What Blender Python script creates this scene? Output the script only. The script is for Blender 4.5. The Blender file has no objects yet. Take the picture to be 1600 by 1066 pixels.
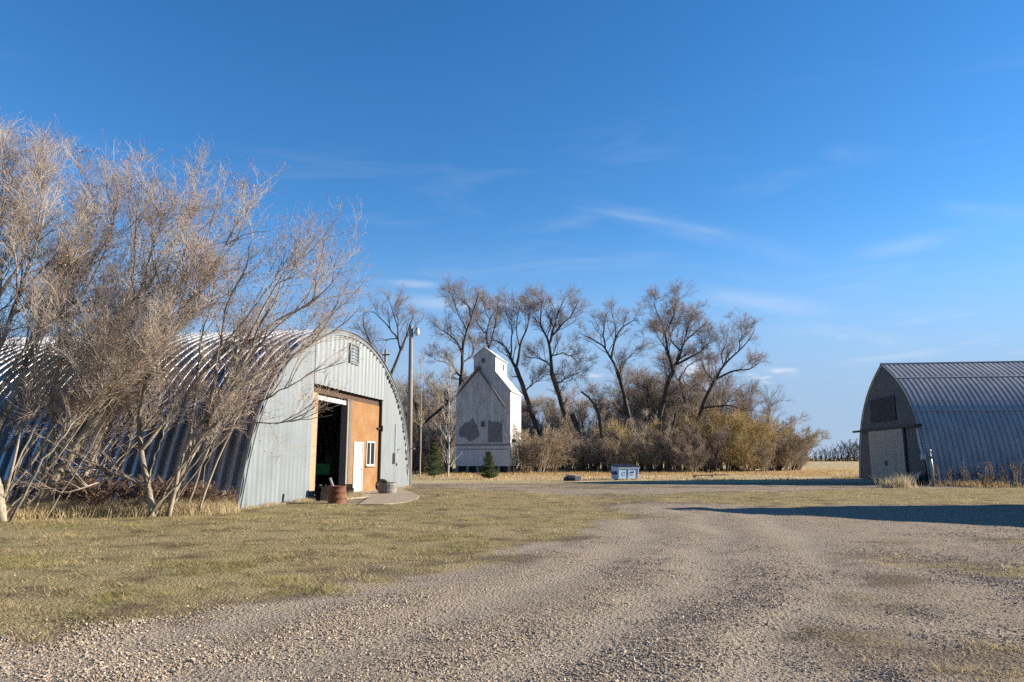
import bpy, math
import numpy as np
from mathutils import Vector, Euler

sc = bpy.context.scene
COL = sc.collection
PI = math.pi
# ------------------------------------------------------------------ camera
FPX, HCAM = 1130.0, 1.5
PITCH = math.atan(183 / FPX)
cam = bpy.data.cameras.new("camera")
cam.sensor_width = 36
cam.lens = FPX / 1600 * 36
cam.clip_start = 0.1
cam.clip_end = 20000
camo = bpy.data.objects.new("camera", cam)
COL.objects.link(camo)
camo.location = (0, 0, HCAM)
camo.rotation_euler = (PI / 2 + PITCH, 0, 0)
sc.camera = camo
# ------------------------------------------------------------------ light
SUN_EL, SUN_AZ = math.radians(19.2), math.radians(7.0)      # azimuth measured from +x towards +y
sd = Vector((math.cos(SUN_EL) * math.cos(SUN_AZ), math.cos(SUN_EL) * math.sin(SUN_AZ), math.sin(SUN_EL)))
sun = bpy.data.lights.new("sun", 'SUN')
sun.energy = 5.0
sun.angle = math.radians(0.5)
sun.color = (1.0, 0.885, 0.73)
suno = bpy.data.objects.new("sun", sun)
COL.objects.link(suno)
suno.rotation_euler = sd.to_track_quat('Z', 'Y').to_euler()
suno.location = (60, 10, 40)

world = bpy.data.worlds.new("World")
sc.world = world
world.use_nodes = True
wt = world.node_tree
wt.nodes.clear()
wo = wt.nodes.new('ShaderNodeOutputWorld')
bg = wt.nodes.new('ShaderNodeBackground')
sky = wt.nodes.new('ShaderNodeTexSky')
sky.sky_type = 'NISHITA'
sky.sun_disc = False
sky.sun_elevation = SUN_EL
sky.sun_rotation = PI / 2 - SUN_AZ
sky.altitude = 500
sky.air_density = 1.0
sky.dust_density = 0.02
sky.ozone_density = 3.0
bg.inputs['Strength'].default_value = 0.072
tc = wt.nodes.new('ShaderNodeTexCoord')


def wnode(t, **kw):
    n = wt.nodes.new(t)
    for k, v in kw.items():
        setattr(n, k, v)
    return n


def cloud_layer(scale_vec, rot, nscale, lo, hi, zlo, zhi, zlo2, zhi2, detail=6, dist=0.6):
    """wisps of cloud laid over the sky by direction"""
    sep = wnode('ShaderNodeSeparateXYZ')
    wt.links.new(tc.outputs['Generated'], sep.inputs[0])
    mp = wnode('ShaderNodeMapping')
    mp.inputs['Scale'].default_value = scale_vec
    mp.inputs['Rotation'].default_value = rot
    wt.links.new(tc.outputs['Generated'], mp.inputs['Vector'])
    nz = wnode('ShaderNodeTexNoise')
    nz.inputs['Scale'].default_value = nscale
    nz.inputs['Detail'].default_value = detail
    nz.inputs['Roughness'].default_value = 0.58
    nz.inputs['Distortion'].default_value = dist
    wt.links.new(mp.outputs[0], nz.inputs['Vector'])
    mr = wnode('ShaderNodeMapRange', interpolation_type='SMOOTHSTEP')
    mr.inputs[1].default_value, mr.inputs[2].default_value = lo, hi
    wt.links.new(nz.outputs['Fac'], mr.inputs[0])
    m1 = wnode('ShaderNodeMapRange', interpolation_type='SMOOTHSTEP')
    m1.inputs[1].default_value, m1.inputs[2].default_value = zlo, zhi
    wt.links.new(sep.outputs['Z'], m1.inputs[0])
    m2 = wnode('ShaderNodeMapRange', interpolation_type='SMOOTHSTEP')
    m2.inputs[1].default_value, m2.inputs[2].default_value = zlo2, zhi2
    m2.inputs[3].default_value, m2.inputs[4].default_value = 1, 0
    wt.links.new(sep.outputs['Z'], m2.inputs[0])
    a = wnode('ShaderNodeMath', operation='MULTIPLY')
    b = wnode('ShaderNodeMath', operation='MULTIPLY')
    wt.links.new(mr.outputs[0], a.inputs[0])
    wt.links.new(m1.outputs[0], a.inputs[1])
    wt.links.new(a.outputs[0], b.inputs[0])
    wt.links.new(m2.outputs[0], b.inputs[1])
    return b.outputs[0]


sat = wnode('ShaderNodeHueSaturation')
sat.inputs['Hue'].default_value = 0.504
sat.inputs['Saturation'].default_value = 1.27
wt.links.new(sky.outputs[0], sat.inputs['Color'])
# pale veil of thin cloud low over the horizon
hs = wnode('ShaderNodeSeparateXYZ')
wt.links.new(tc.outputs['Generated'], hs.inputs[0])
hz = wnode('ShaderNodeMapRange', interpolation_type='SMOOTHERSTEP')
hz.inputs[1].default_value, hz.inputs[2].default_value = 0.33, 0.02
hz.inputs[3].default_value, hz.inputs[4].default_value = 0.0, 0.92
wt.links.new(hs.outputs['Z'], hz.inputs[0])
hm = wnode('ShaderNodeMixRGB')
wt.links.new(hz.outputs[0], hm.inputs[0])
wt.links.new(sat.outputs[0], hm.inputs[1])
hm.inputs[2].default_value = (1.72, 2.40, 3.60, 1)
last = hm.outputs[0]
for args, op, colr in (
        (((1.1, 1.1, 7.0), (0.0, 0.10, 0.3), 3.2, 0.50, 0.80, 0.06, 0.16, 0.30, 0.50), 0.13, (3.6, 4.0, 4.5, 1)),
        (((2.2, 2.2, 16.0), (0.05, -0.03, 0.9), 2.3, 0.56, 0.72, 0.03, 0.08, 0.14, 0.22, 7, 0.4), 0.28, (3.6, 3.9, 4.4, 1)),
        (((5.0, 5.0, 22.0), (0.0, 0.0, 1.3), 2.6, 0.62, 0.70, 0.07, 0.09, 0.11, 0.15, 5, 0.2), 0.55, (4.0, 4.1, 4.3, 1))):
    f = cloud_layer(*args)
    mu = wnode('ShaderNodeMath', operation='MULTIPLY')
    mu.inputs[1].default_value = op
    wt.links.new(f, mu.inputs[0])
    mx = wnode('ShaderNodeMixRGB')
    wt.links.new(mu.outputs[0], mx.inputs[0])
    wt.links.new(last, mx.inputs[1])
    mx.inputs[2].default_value = colr
    last = mx.outputs[0]


def dir_px(u, v):
    d = ray(u, v)
    return d / np.linalg.norm(d)


def ray(u, v):
    xc = (u - 800) / FPX
    zc = (533 - v) / FPX
    return np.array([xc, math.cos(PITCH) - zc * math.sin(PITCH), math.sin(PITCH) + zc * math.cos(PITCH)])


def wdot(vec):
    n_ = wnode('ShaderNodeVectorMath', operation='DOT_PRODUCT')
    wt.links.new(tc.outputs['Generated'], n_.inputs[0])
    n_.inputs[1].default_value = tuple(vec)
    return n_.outputs['Value']


def wmath(op, a, b):
    n_ = wnode('ShaderNodeMath', operation=op)
    for i, x in enumerate((a, b)):
        if isinstance(x, (int, float)):
            n_.inputs[i].default_value = x
        else:
            wt.links.new(x, n_.inputs[i])
    return n_.outputs[0]


def wrange(x, a, b, c=0.0, d=1.0):
    n_ = wnode('ShaderNodeMapRange', interpolation_type='SMOOTHSTEP')
    for i, q in enumerate((a, b, c, d)):
        n_.inputs[i + 1].default_value = q
    wt.links.new(x, n_.inputs[0])
    return n_.outputs[0]


def cloud_wisp(p0, p1, width, op, nscale, lo, hi, last):
    """one wisp or puff of cloud between two directions of the sky"""
    a, b = dir_px(*p0), dir_px(*p1)
    mid = (a + b) / 2
    mid /= np.linalg.norm(mid)
    ax = (b - a)
    half = np.linalg.norm(ax) / 2
    ax /= np.linalg.norm(ax)
    nr = np.cross(ax, mid)
    dn = wdot(nr)
    da = wdot(ax)
    nz = wnode('ShaderNodeTexNoise')
    nz.inputs['Scale'].default_value = nscale
    nz.inputs['Detail'].default_value = 7
    nz.inputs['Roughness'].default_value = 0.6
    cb = wnode('ShaderNodeCombineXYZ')
    wt.links.new(wmath('MULTIPLY', da, 0.35), cb.inputs[0])
    wt.links.new(dn, cb.inputs[1])
    cb.inputs[2].default_value = p0[0] * 0.013
    wt.links.new(cb.outputs[0], nz.inputs['Vector'])
    wob = wmath('MULTIPLY', wmath('SUBTRACT', nz.outputs['Fac'], 0.5), width * 2.0)
    d = wmath('ABSOLUTE', wmath('ADD', dn, wob), 0)
    m_ = wmath('MULTIPLY', wrange(d, width, 0.0), wrange(wmath('ABSOLUTE', da, 0), half, half * 0.25))
    m_ = wmath('MULTIPLY', m_, wrange(nz.outputs['Fac'], lo, hi))
    m_ = wmath('MULTIPLY', m_, wrange(wdot(mid), 0.0, 0.2))
    mx_ = wnode('ShaderNodeMixRGB')
    wt.links.new(wmath('MULTIPLY', m_, op * 0.72), mx_.inputs[0])
    wt.links.new(last, mx_.inputs[1])
    mx_.inputs[2].default_value = (4.3, 4.5, 4.9, 1)
    return mx_.outputs[0]


for wsp in (((850, 305), (1330, 418), 0.022, 0.16, 9, 0.34, 0.66), ((880, 320), (1180, 372), 0.007, 0.20, 16, 0.36, 0.62),
            ((560, 465), (960, 480), 0.013, 0.45, 10, 0.34, 0.60), ((1040, 455), (1340, 490), 0.020, 0.38, 9, 0.34, 0.60),
            ((1180, 508), (1480, 556), 0.020, 0.55, 10, 0.36, 0.58), ((1300, 400), (1640, 345), 0.016, 0.22, 10, 0.34, 0.60),
            ((1196, 581), (1252, 581), 0.0055, 0.85, 30, 0.28, 0.46), ((868, 552), (932, 560), 0.022, 0.80, 16, 0.34, 0.54),
            ((1050, 572), (1130, 580), 0.018, 0.80, 18, 0.34, 0.54), ((1270, 235), (1420, 250), 0.016, 0.14, 10, 0.34, 0.60),
            ((600, 440), (700, 446), 0.008, 0.35, 16, 0.34, 0.56), ((1420, 320), (1660, 340), 0.014, 0.20, 9, 0.34, 0.6)):
    last = cloud_wisp(*wsp, last)
wt.links.new(last, bg.inputs['Color'])
wt.links.new(bg.outputs[0], wo.inputs[0])

sc.view_settings.view_transform = 'Standard'
sc.view_settings.look = 'None'
sc.view_settings.exposure = 1.5
sc.view_settings.gamma = 1.0
sc.render.engine = 'CYCLES'
sc.cycles.sample_clamp_indirect = 0.8
sc.cycles.max_bounces = 6
sc.cycles.diffuse_bounces = 3
sc.cycles.glossy_bounces = 3
sc.cycles.transparent_max_bounces = 4
sc.cycles.use_denoising = False
sc.cycles.denoiser = 'OPENIMAGEDENOISE'
sc.cycles.denoising_input_passes = 'RGB_ALBEDO_NORMAL'
sc.cycles.denoising_prefilter = 'ACCURATE'

rng = np.random.default_rng(7)


# ------------------------------------------------------------------ pixel helpers (photo pixels -> place)
def ray(u, v):
    xc = (u - 800) / FPX
    zc = (533 - v) / FPX
    return np.array([xc, math.cos(PITCH) - zc * math.sin(PITCH), math.sin(PITCH) + zc * math.cos(PITCH)])


def gpx(u, v, z=0.0):
    d = ray(u, v)
    return np.array([0, 0, HCAM]) + d * ((z - HCAM) / d[2])


def at(u, v, y):
    d = ray(u, v)
    return np.array([0, 0, HCAM]) + d * (y / d[1])


# ------------------------------------------------------------------ noise on arrays
def _hash(ix, iy, s):
    h = (ix.astype(np.int64) * 374761393 + iy.astype(np.int64) * 668265263 + s * 1442695041) & 0x7fffffff
    h = ((h ^ (h >> 13)) * 1274126177) & 0x7fffffff
    return ((h ^ (h >> 16)) & 0xffff) / 65535.0


def vnoise(x, y, s=0):
    x = np.asarray(x, float)
    y = np.asarray(y, float)
    ix, iy = np.floor(x), np.floor(y)
    fx, fy = x - ix, y - iy
    fx = fx * fx * (3 - 2 * fx)
    fy = fy * fy * (3 - 2 * fy)
    ix = ix.astype(np.int64)
    iy = iy.astype(np.int64)
    a, b = _hash(ix, iy, s), _hash(ix + 1, iy, s)
    c, d = _hash(ix, iy + 1, s), _hash(ix + 1, iy + 1, s)
    return (a * (1 - fx) + b * fx) * (1 - fy) + (c * (1 - fx) + d * fx) * fy


def fbm(x, y, s=0, o=4):
    t, a, n = 0, 0.5, 0
    for i in range(o):
        t = t + a * vnoise(np.asarray(x) * 2 ** i + 17.3 * i, np.asarray(y) * 2 ** i - 9.1 * i, s + i)
        n += a
        a *= 0.5
    return t / n


def sstep(a, b, x):
    t = np.clip((np.asarray(x) - a) / (b - a), 0, 1)
    return t * t * (3 - 2 * t)


def seg_dist(px, py, A, B):
    d = B - A
    t = np.clip(((px - A[0]) * d[0] + (py - A[1]) * d[1]) / (d @ d + 1e-9), 0, 1)
    return np.hypot(px - A[0] - t * d[0], py - A[1] - t * d[1])


def poly_sdf(px, py, pts):
    """positive inside"""
    pts = np.asarray(pts)[:, :2]
    dist = np.full(np.shape(px), 1e9)
    ins = np.zeros(np.shape(px), bool)
    n = len(pts)
    for i in range(n):
        A, B = pts[i], pts[(i + 1) % n]
        dist = np.minimum(dist, seg_dist(px, py, A, B))
        c = ((A[1] > py) != (B[1] > py))
        xx = (B[0] - A[0]) * (py - A[1]) / (B[1] - A[1] + 1e-12) + A[0]
        ins ^= c & (px < xx)
    return np.where(ins, dist, -dist)


# ------------------------------------------------------------------ mesh helpers
def link_mesh(name, V, F, mat, parent=None, smooth=False, colors=None, mats=None, midx=None):
    """V (n,3); F: one (m,k) array or a list of them"""
    V = np.asarray(V, np.float32).reshape(-1, 3)
    Fs = F if isinstance(F, (list, tuple)) else [F]
    Fs = [np.asarray(f, np.int32) for f in Fs if len(f)]
    me = bpy.data.meshes.new(name)
    me.vertices.add(len(V))
    me.vertices.foreach_set('co', V.ravel())
    loops = np.concatenate([f.ravel() for f in Fs])
    tot = np.concatenate([np.full(len(f), f.shape[1], np.int32) for f in Fs])
    start = np.concatenate([[0], np.cumsum(tot)[:-1]]).astype(np.int32)
    me.loops.add(len(loops))
    me.loops.foreach_set('vertex_index', loops)
    me.polygons.add(len(tot))
    me.polygons.foreach_set('loop_start', start)
    me.polygons.foreach_set('use_smooth', np.full(len(tot), smooth))
    me.update(calc_edges=True)
    if colors is not None:
        at_ = me.attributes.new('tint', 'FLOAT_COLOR', 'POINT')
        c = np.ones((len(V), 4), np.float32)
        c[:, :3] = colors
        at_.data.foreach_set('color', c.ravel())
    for m in (mats or [mat]):
        me.materials.append(m)
    if midx is not None:
        me.polygons.foreach_set('material_index', np.asarray(midx, np.int32))
    o = bpy.data.objects.new(name, me)
    COL.objects.link(o)
    if parent is not None:
        o.parent = parent
    return o


class MB:
    """collects simple shapes, then links them as ONE mesh"""

    def __init__(self):
        self.v, self.f = [], []
        self.n = 0

    def add(self, V, F):
        V = np.asarray(V, float).reshape(-1, 3)
        self.v.append(V)
        for f in F:
            self.f.append([i + self.n for i in f])
        self.n += len(V)
        return self

    def box(self, a, b, bev=0.0):
        x0, y0, z0 = a
        x1, y1, z1 = b
        V = [(x0, y0, z0), (x1, y0, z0), (x1, y1, z0), (x0, y1, z0), (x0, y0, z1), (x1, y0, z1), (x1, y1, z1), (x0, y1, z1)]
        return self.add(V, [(3, 2, 1, 0), (4, 5, 6, 7), (0, 1, 5, 4), (1, 2, 6, 5), (2, 3, 7, 6), (3, 0, 4, 7)])

    def prism(self, poly, y0, y1):
        """polygon in the x-z plane (anticlockwise seen from -y) pushed from y0 to y1"""
        n = len(poly)
        V = [(p[0], y0, p[1]) for p in poly] + [(p[0], y1, p[1]) for p in poly]
        F = [tuple(range(n)), tuple(range(2 * n - 1, n - 1, -1))]
        for i in range(n):
            j = (i + 1) % n
            F.append((i, i + n, j + n, j))
        return self.add(V, F)

    def tube(self, pts, r, s=8, cap=True):
        pts = np.asarray(pts, float)
        r = np.broadcast_to(np.asarray(r, float), (len(pts),))
        V, F = tubes(pts[None], r[None], s)
        F = [tuple(q) for q in F]
        if cap:
            F.append(tuple(range(s - 1, -1, -1)))
            k = len(pts)
            F.append(tuple(range((k - 1) * s, k * s)))
        return self.add(V, F)

    def lathe(self, prof, s=20, c=(0, 0, 0), caps=True):
        V, F = [], []
        for r, z in prof:
            for i in range(s):
                a = 2 * PI * i / s
                V.append((c[0] + r * math.cos(a), c[1] + r * math.sin(a), c[2] + z))
        for k in range(len(prof) - 1):
            for i in range(s):
                j = (i + 1) % s
                F.append((k * s + i, k * s + j, (k + 1) * s + j, (k + 1) * s + i))
        if caps:
            F.append(tuple(range(s - 1, -1, -1)))
            F.append(tuple((len(prof) - 1) * s + i for i in range(s)))
        return self.add(V, F)

    def build(self, name, mat, parent=None, smooth=False, bevel=0.0):
        me = bpy.data.meshes.new(name)
        me.from_pydata([tuple(p) for p in np.concatenate(self.v)], [], self.f)
        me.materials.append(mat)
        me.update()
        if smooth:
            me.polygons.foreach_set('use_smooth', np.full(len(me.polygons), True))
        o = bpy.data.objects.new(name, me)
        COL.objects.link(o)
        if parent is not None:
            o.parent = parent
        if bevel:
            m = o.modifiers.new('bevel', 'BEVEL')
            m.width = bevel
            m.segments = 2
            m.limit_method = 'ANGLE'
        return o


def tag(o, label=None, cat=None, group=None, kind=None):
    if label:
        o['label'] = label
    if cat:
        o['category'] = cat
    if group:
        o['group'] = group
    if kind:
        o['kind'] = kind
    return o


def thing(name, label, cat, loc=(0, 0, 0), rz=0.0, group=None):
    o = bpy.data.objects.new(name, None)
    o.empty_display_size = 0.3
    COL.objects.link(o)
    o.location = loc
    o.rotation_euler = (0, 0, rz)
    return tag(o, label, cat, group)


def copy_thing(root, loc, rz=0.0, scale=(1, 1, 1), label=None, cat=None, group=None):
    r = root.copy()
    COL.objects.link(r)
    r.location = loc
    r.rotation_euler = (0, 0, rz)
    r.scale = scale
    if label:
        r['label'] = label
    if cat:
        r['category'] = cat
    if group:
        r['group'] = group
    for ch in list(root.children):
        c = ch.copy()
        COL.objects.link(c)
        c.parent = r
    return r


# ------------------------------------------------------------------ branches
def unit(v):
    return v / (np.linalg.norm(v, axis=-1, keepdims=True) + 1e-9)


def tubes(P, R, s):
    """P (n,k,3), R (n,k) -> verts, quads"""
    n, k, _ = P.shape
    T = unit(np.gradient(P, axis=1))
    ref = np.where(np.abs(T[:, :1, 2:3]) > 0.8, np.array([1.0, 0.13, 0]), np.array([0, 0.1, 1.0]))
    ref = np.broadcast_to(ref, T.shape)
    X = unit(np.cross(T, ref))
    Y = np.cross(T, X)
    a = np.arange(s) / s * 2 * PI
    V = P[:, :, None, :] + R[:, :, None, None] * (np.cos(a)[None, None, :, None] * X[:, :, None, :] + np.sin(a)[None, None, :, None] * Y[:, :, None, :])
    idx = np.arange(n * k * s).reshape(n, k, s)
    q = np.stack([idx[:, :-1, :], np.roll(idx, -1, 2)[:, :-1, :], np.roll(idx, -1, 2)[:, 1:, :], idx[:, 1:, :]], -1)
    return V.reshape(-1, 3), q.reshape(-1, 4)


def resample(pts, k, r0, r1, wob=0.0, g=rng, rp=1.0):
    pts = np.asarray(pts, float)
    d = np.concatenate([[0], np.cumsum(np.linalg.norm(np.diff(pts, axis=0), axis=1))])
    t = np.linspace(0, d[-1], k)
    # smooth curve through the points
    P = np.stack([np.interp(t, d, pts[:, i]) for i in range(3)], 1)
    for _ in range(2):
        Q = P.copy()
        Q[1:-1] = 0.25 * P[:-2] + 0.5 * P[1:-1] + 0.25 * P[2:]
        P = Q
    if wob:
        w = g.normal(0, wob, P.shape)
        w[0] = 0
        w[1:-1] = (w[:-2] + w[1:-1] + w[2:]) / 2
        P = P + w
    u = np.linspace(0, 1, k)
    return P, r0 + (r1 - r0) * u ** rp


def spawn(P, R, cnt, lmin, lmax, amin, amax, k=5, tmin=0.2, tmax=1.0, up=0.1, jit=0.15, curl=0.0, rr=0.55, rmin=0.004, rtip=0.4, g=rng,
          lean=None, tapl=0.5, rmaxv=None):
    n, kp, _ = P.shape
    idx = np.repeat(np.arange(n), cnt)
    m = len(idx)
    t = (tmin + (tmax - tmin) * g.random(m)) * (kp - 1) * 0.9999
    i = t.astype(int)
    f = (t - i)[:, None]
    pos = P[idx, i] * (1 - f) + P[idx, i + 1] * f
    rad = R[idx, i] * (1 - f[:, 0]) + R[idx, i + 1] * f[:, 0]
    d = unit(P[idx, i + 1] - P[idx, i])
    h = g.normal(size=(m, 3))
    pr = unit(h - (h * d).sum(1, keepdims=True) * d)
    a = np.radians(amin + (amax - amin) * g.random(m))[:, None]
    c = d * np.cos(a) + pr * np.sin(a)
    c[:, 2] += up
    if lean is not None:
        c += np.asarray(lean)
    c = unit(c)
    L = (lmin + (lmax - lmin) * g.random(m)) * (1 - tapl * t / (kp - 1))
    out = np.empty((m, k, 3))
    out[:, 0] = pos
    st = (L / (k - 1))[:, None]
    for j in range(1, k):
        c = c + g.normal(0, jit, (m, 3))
        c[:, 2] += curl
        c = unit(c)
        out[:, j] = out[:, j - 1] + c * st
    r0 = np.maximum(rad * rr, rmin)
    if rmaxv:
        r0 = np.minimum(r0, rmaxv)
    RR = r0[:, None] * np.linspace(1, rtip, k)[None]
    return out, np.maximum(RR, rmin * 0.6)


def merge(parts):
    V, F, o = [], [], 0
    for v, f in parts:
        V.append(v)
        F.append(f + o)
        o += len(v)
    return np.concatenate(V), np.concatenate(F)


# ------------------------------------------------------------------ materials
ALB = 0.76        # one scale for every base colour, set against the exposure


class NT:
    def __init__(self, name):
        self.m = bpy.data.materials.new(name)
        self.m.use_nodes = True
        self.t = self.m.node_tree
        self.b = self.t.nodes['Principled BSDF']
        self.b.inputs['Specular IOR Level'].default_value = 0.3

    def n(self, t, **kw):
        o = self.t.nodes.new(t)
        for k, v in kw.items():
            setattr(o, k, v)
        return o

    def l(self, a, b):
        self.t.links.new(a, b)

    def coord(self, scale=(1, 1, 1), rot=(0, 0, 0), which='Object'):
        c = self.n('ShaderNodeTexCoord')
        m = self.n('ShaderNodeMapping')
        m.inputs['Scale'].default_value = scale
        m.inputs['Rotation'].default_value = rot
        self.l(c.outputs[which], m.inputs[0])
        return m.outputs[0]

    def noise(self, vec, scale, detail=4, rough=0.55, lo=None, hi=None):
        z = self.n('ShaderNodeTexNoise')
        z.inputs['Scale'].default_value = scale
        z.inputs['Detail'].default_value = detail
        z.inputs['Roughness'].default_value = rough
        self.l(vec, z.inputs['Vector'])
        if lo is None:
            return z.outputs['Fac']
        return self.rng(z.outputs['Fac'], lo, hi)

    def rng(self, fac, lo, hi, a=0.0, b=1.0):
        r = self.n('ShaderNodeMapRange')
        r.inputs[1].default_value, r.inputs[2].default_value = lo, hi
        r.inputs[3].default_value, r.inputs[4].default_value = a, b
        self.l(fac, r.inputs[0])
        return r.outputs[0]

    def math(self, op, a, b):
        r = self.n('ShaderNodeMath', operation=op)
        for i, x in enumerate((a, b)):
            if isinstance(x, (int, float)):
                r.inputs[i].default_value = x
            else:
                self.l(x, r.inputs[i])
        return r.outputs[0]

    def mix(self, fac, a, b, blend='MIX'):
        x = self.n('ShaderNodeMixRGB', blend_type=blend)
        for i, v in enumerate((fac, a, b)):
            if isinstance(v, (int, float)):
                x.inputs[i].default_value = v
            elif isinstance(v, tuple):
                x.inputs[i].default_value = (v[0] * ALB, v[1] * ALB, v[2] * ALB, 1)
            else:
                self.l(v, x.inputs[i])
        return x.outputs[0]

    def attr(self, name='tint', out='Color'):
        a = self.n('ShaderNodeAttribute', attribute_name=name)
        return a.outputs[out]

    def bump(self, h, strength=0.3, dist=0.02):
        b = self.n('ShaderNodeBump')
        b.inputs['Strength'].default_value = strength
        b.inputs['Distance'].default_value = dist
        self.l(h, b.inputs['Height'])
        self.l(b.outputs[0], self.b.inputs['Normal'])

    def set(self, col=None, rough=None, metal=None, spec=None):
        for k, v in (('Base Color', col), ('Roughness', rough), ('Metallic', metal), ('Specular IOR Level', spec)):
            if v is None:
                continue
            if isinstance(v, (int, float)):
                self.b.inputs[k].default_value = v
            elif isinstance(v, tuple):
                self.b.inputs[k].default_value = v if len(v) == 4 else (*v, 1)
            else:
                self.l(v, self.b.inputs[k])
        return self.m


def m_plain(name, c1, c2, scale=6, rough=0.7, metal=0.0, stretch=(1, 1, 1), bump=0.15, spec=0.3, lo=0.35, hi=0.65):
    t = NT(name)
    v = t.coord(stretch)
    f = t.noise(v, scale, 6, 0.6, lo, hi)
    t.set(t.mix(f, c1, c2), rough, metal, spec)
    if bump:
        t.bump(t.noise(v, scale * 4, 4), bump, 0.01)
    return t.m


def m_siding(name, c1, c2, stain, rough=0.5, metal=0.0, stain_lo=0.56, stain_hi=0.75, spec=0.4):
    t = NT(name)
    v = t.coord((1, 1, 1))
    vs = t.coord((5, 5, 0.35))
    f = t.noise(v, 0.7, 5, 0.6, 0.3, 0.7)
    c = t.mix(t.math('ADD', t.math('MULTIPLY', f, 0.5), t.math('MULTIPLY', t.noise(t.coord((2.3, 2.3, 0.08)), 1.0, 2, 0.5, 0.35, 0.65), 0.5)), c1, c2)
    s = t.noise(vs, 1.3, 5, 0.65, stain_lo, stain_hi)
    c = t.mix(t.math('MULTIPLY', s, 0.8), c, stain)
    sp = t.noise(v, 22, 3, 0.5, 0.62, 0.75)
    c = t.mix(t.math('MULTIPLY', sp, 0.35), c, stain)
    t.set(c, t.rng(f, 0, 1, rough - 0.08, rough + 0.1), metal, spec)
    t.bump(t.noise(v, 2.2, 3), 0.12, 0.03)
    return t.m


def m_bark(name, c1, c2, scale=7, vary=None):
    t = NT(name)
    v = t.coord((1, 1, 0.35))
    f = t.noise(v, scale, 6, 0.65, 0.35, 0.65)
    c = t.mix(f, c1, c2)
    if vary:
        c = t.mix(t.noise(t.coord(), 0.9, 3, 0.5, 0.45, 0.62), c, vary)
    t.set(c, 0.85, 0, 0.15)
    t.bump(t.noise(v, scale * 3, 4), 0.5, 0.015)
    return t.m


def m_tint(name, rough=0.8, spec=0.15, trans=0.0):
    t = NT(name)
    colr_ = t.n('ShaderNodeVectorMath', operation='SCALE')
    colr_.inputs['Scale'].default_value = ALB
    t.l(t.attr(), colr_.inputs[0])
    t.set(colr_.outputs[0], rough, 0, spec)
    if trans:
        tr = t.n('ShaderNodeBsdfTranslucent')
        t.l(colr_.outputs[0], tr.inputs['Color'])
        mx = t.n('ShaderNodeMixShader')
        mx.inputs[0].default_value = trans
        out = t.t.nodes['Material Output']
        t.l(t.b.outputs[0], mx.inputs[1])
        t.l(tr.outputs[0], mx.inputs[2])
        t.l(mx.outputs[0], out.inputs['Surface'])
    return t.m


M = {}
M['barn_steel'] = m_siding('weathered_blue_grey_siding', (0.150, 0.180, 0.202), (0.212, 0.245, 0.265), (0.10, 0.115, 0.122))
M['roof_steel'] = m_siding('galvanised_arch_steel', (0.42, 0.44, 0.46), (0.58, 0.60, 0.62), (0.24, 0.245, 0.25), 0.36, 0.75)
M['arch_dark'] = m_siding('dull_galvanised_steel', (0.36, 0.35, 0.34), (0.49, 0.47, 0.45), (0.21, 0.205, 0.20), 0.48, 0.15)
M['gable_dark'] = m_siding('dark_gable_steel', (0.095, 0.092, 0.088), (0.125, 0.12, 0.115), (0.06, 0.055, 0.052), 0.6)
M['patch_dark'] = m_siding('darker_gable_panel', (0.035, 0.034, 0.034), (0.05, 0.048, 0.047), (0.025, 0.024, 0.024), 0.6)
M['door_pale'] = m_siding('pale_door_sheet', (0.42, 0.34, 0.255), (0.50, 0.415, 0.32), (0.29, 0.225, 0.16), 0.7)
M['ply'] = None
M['elev'] = m_siding('old_white_siding', (0.47, 0.46, 0.45), (0.64, 0.63, 0.61), (0.24, 0.225, 0.205), 0.6, 0.0, 0.46, 0.70)
M['elev_low'] = m_siding('grey_lower_siding', (0.50, 0.495, 0.485), (0.60, 0.595, 0.58), (0.28, 0.265, 0.245), 0.6)
M['black'] = m_plain('black_paint', (0.015, 0.015, 0.017), (0.03, 0.03, 0.032), 9, 0.6)
M['dark_wood'] = m_plain('dark_weathered_wood', (0.10, 0.085, 0.07), (0.19, 0.165, 0.14), 5, 0.85, 0, (8, 8, 0.6), 0.4)
M['grey_wood'] = m_plain('grey_weathered_wood', (0.20, 0.18, 0.155), (0.28, 0.255, 0.225), 5, 0.85, 0, (9, 9, 0.5), 0.4)
M['brown_header'] = m_plain('brown_header_board', (0.055, 0.032, 0.02), (0.09, 0.055, 0.035), 4, 0.8, 0, (1, 1, 6), 0.3)
M['white'] = m_plain('white_paint', (0.50, 0.51, 0.52), (0.56, 0.56, 0.56), 3, 0.45, 0, (1, 1, 1), 0.05)
M['concrete'] = m_plain('concrete', (0.29, 0.23, 0.165), (0.39, 0.32, 0.24), 2.5, 0.9, 0, (1, 1, 1), 0.3)
M['rust'] = m_plain('rusty_steel', (0.12, 0.048, 0.026), (0.22, 0.10, 0.055), 7, 0.85, 0.1, (1, 1, 1), 0.4)
M['rubber'] = m_plain('black_rubber', (0.018, 0.018, 0.018), (0.035, 0.034, 0.033), 12, 0.8)
M['green_paint'] = m_plain('green_machine_paint', (0.02, 0.30, 0.12), (0.03, 0.38, 0.16), 3, 0.45)
M['blue_bin'] = m_siding('faded_blue_bin', (0.36, 0.52, 0.74), (0.46, 0.61, 0.80), (0.72, 0.76, 0.80), 0.5)
M['blue_dark'] = m_plain('dark_blue_paint', (0.02, 0.04, 0.15), (0.03, 0.06, 0.2), 4, 0.5)
M['lid'] = m_plain('black_plastic_lid', (0.03, 0.035, 0.05), (0.05, 0.055, 0.075), 5, 0.5)
M['glass'] = m_plain('window_glass', (0.02, 0.025, 0.03), (0.03, 0.035, 0.045), 2, 0.08, 0, (1, 1, 1), 0, 0.6)
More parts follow.
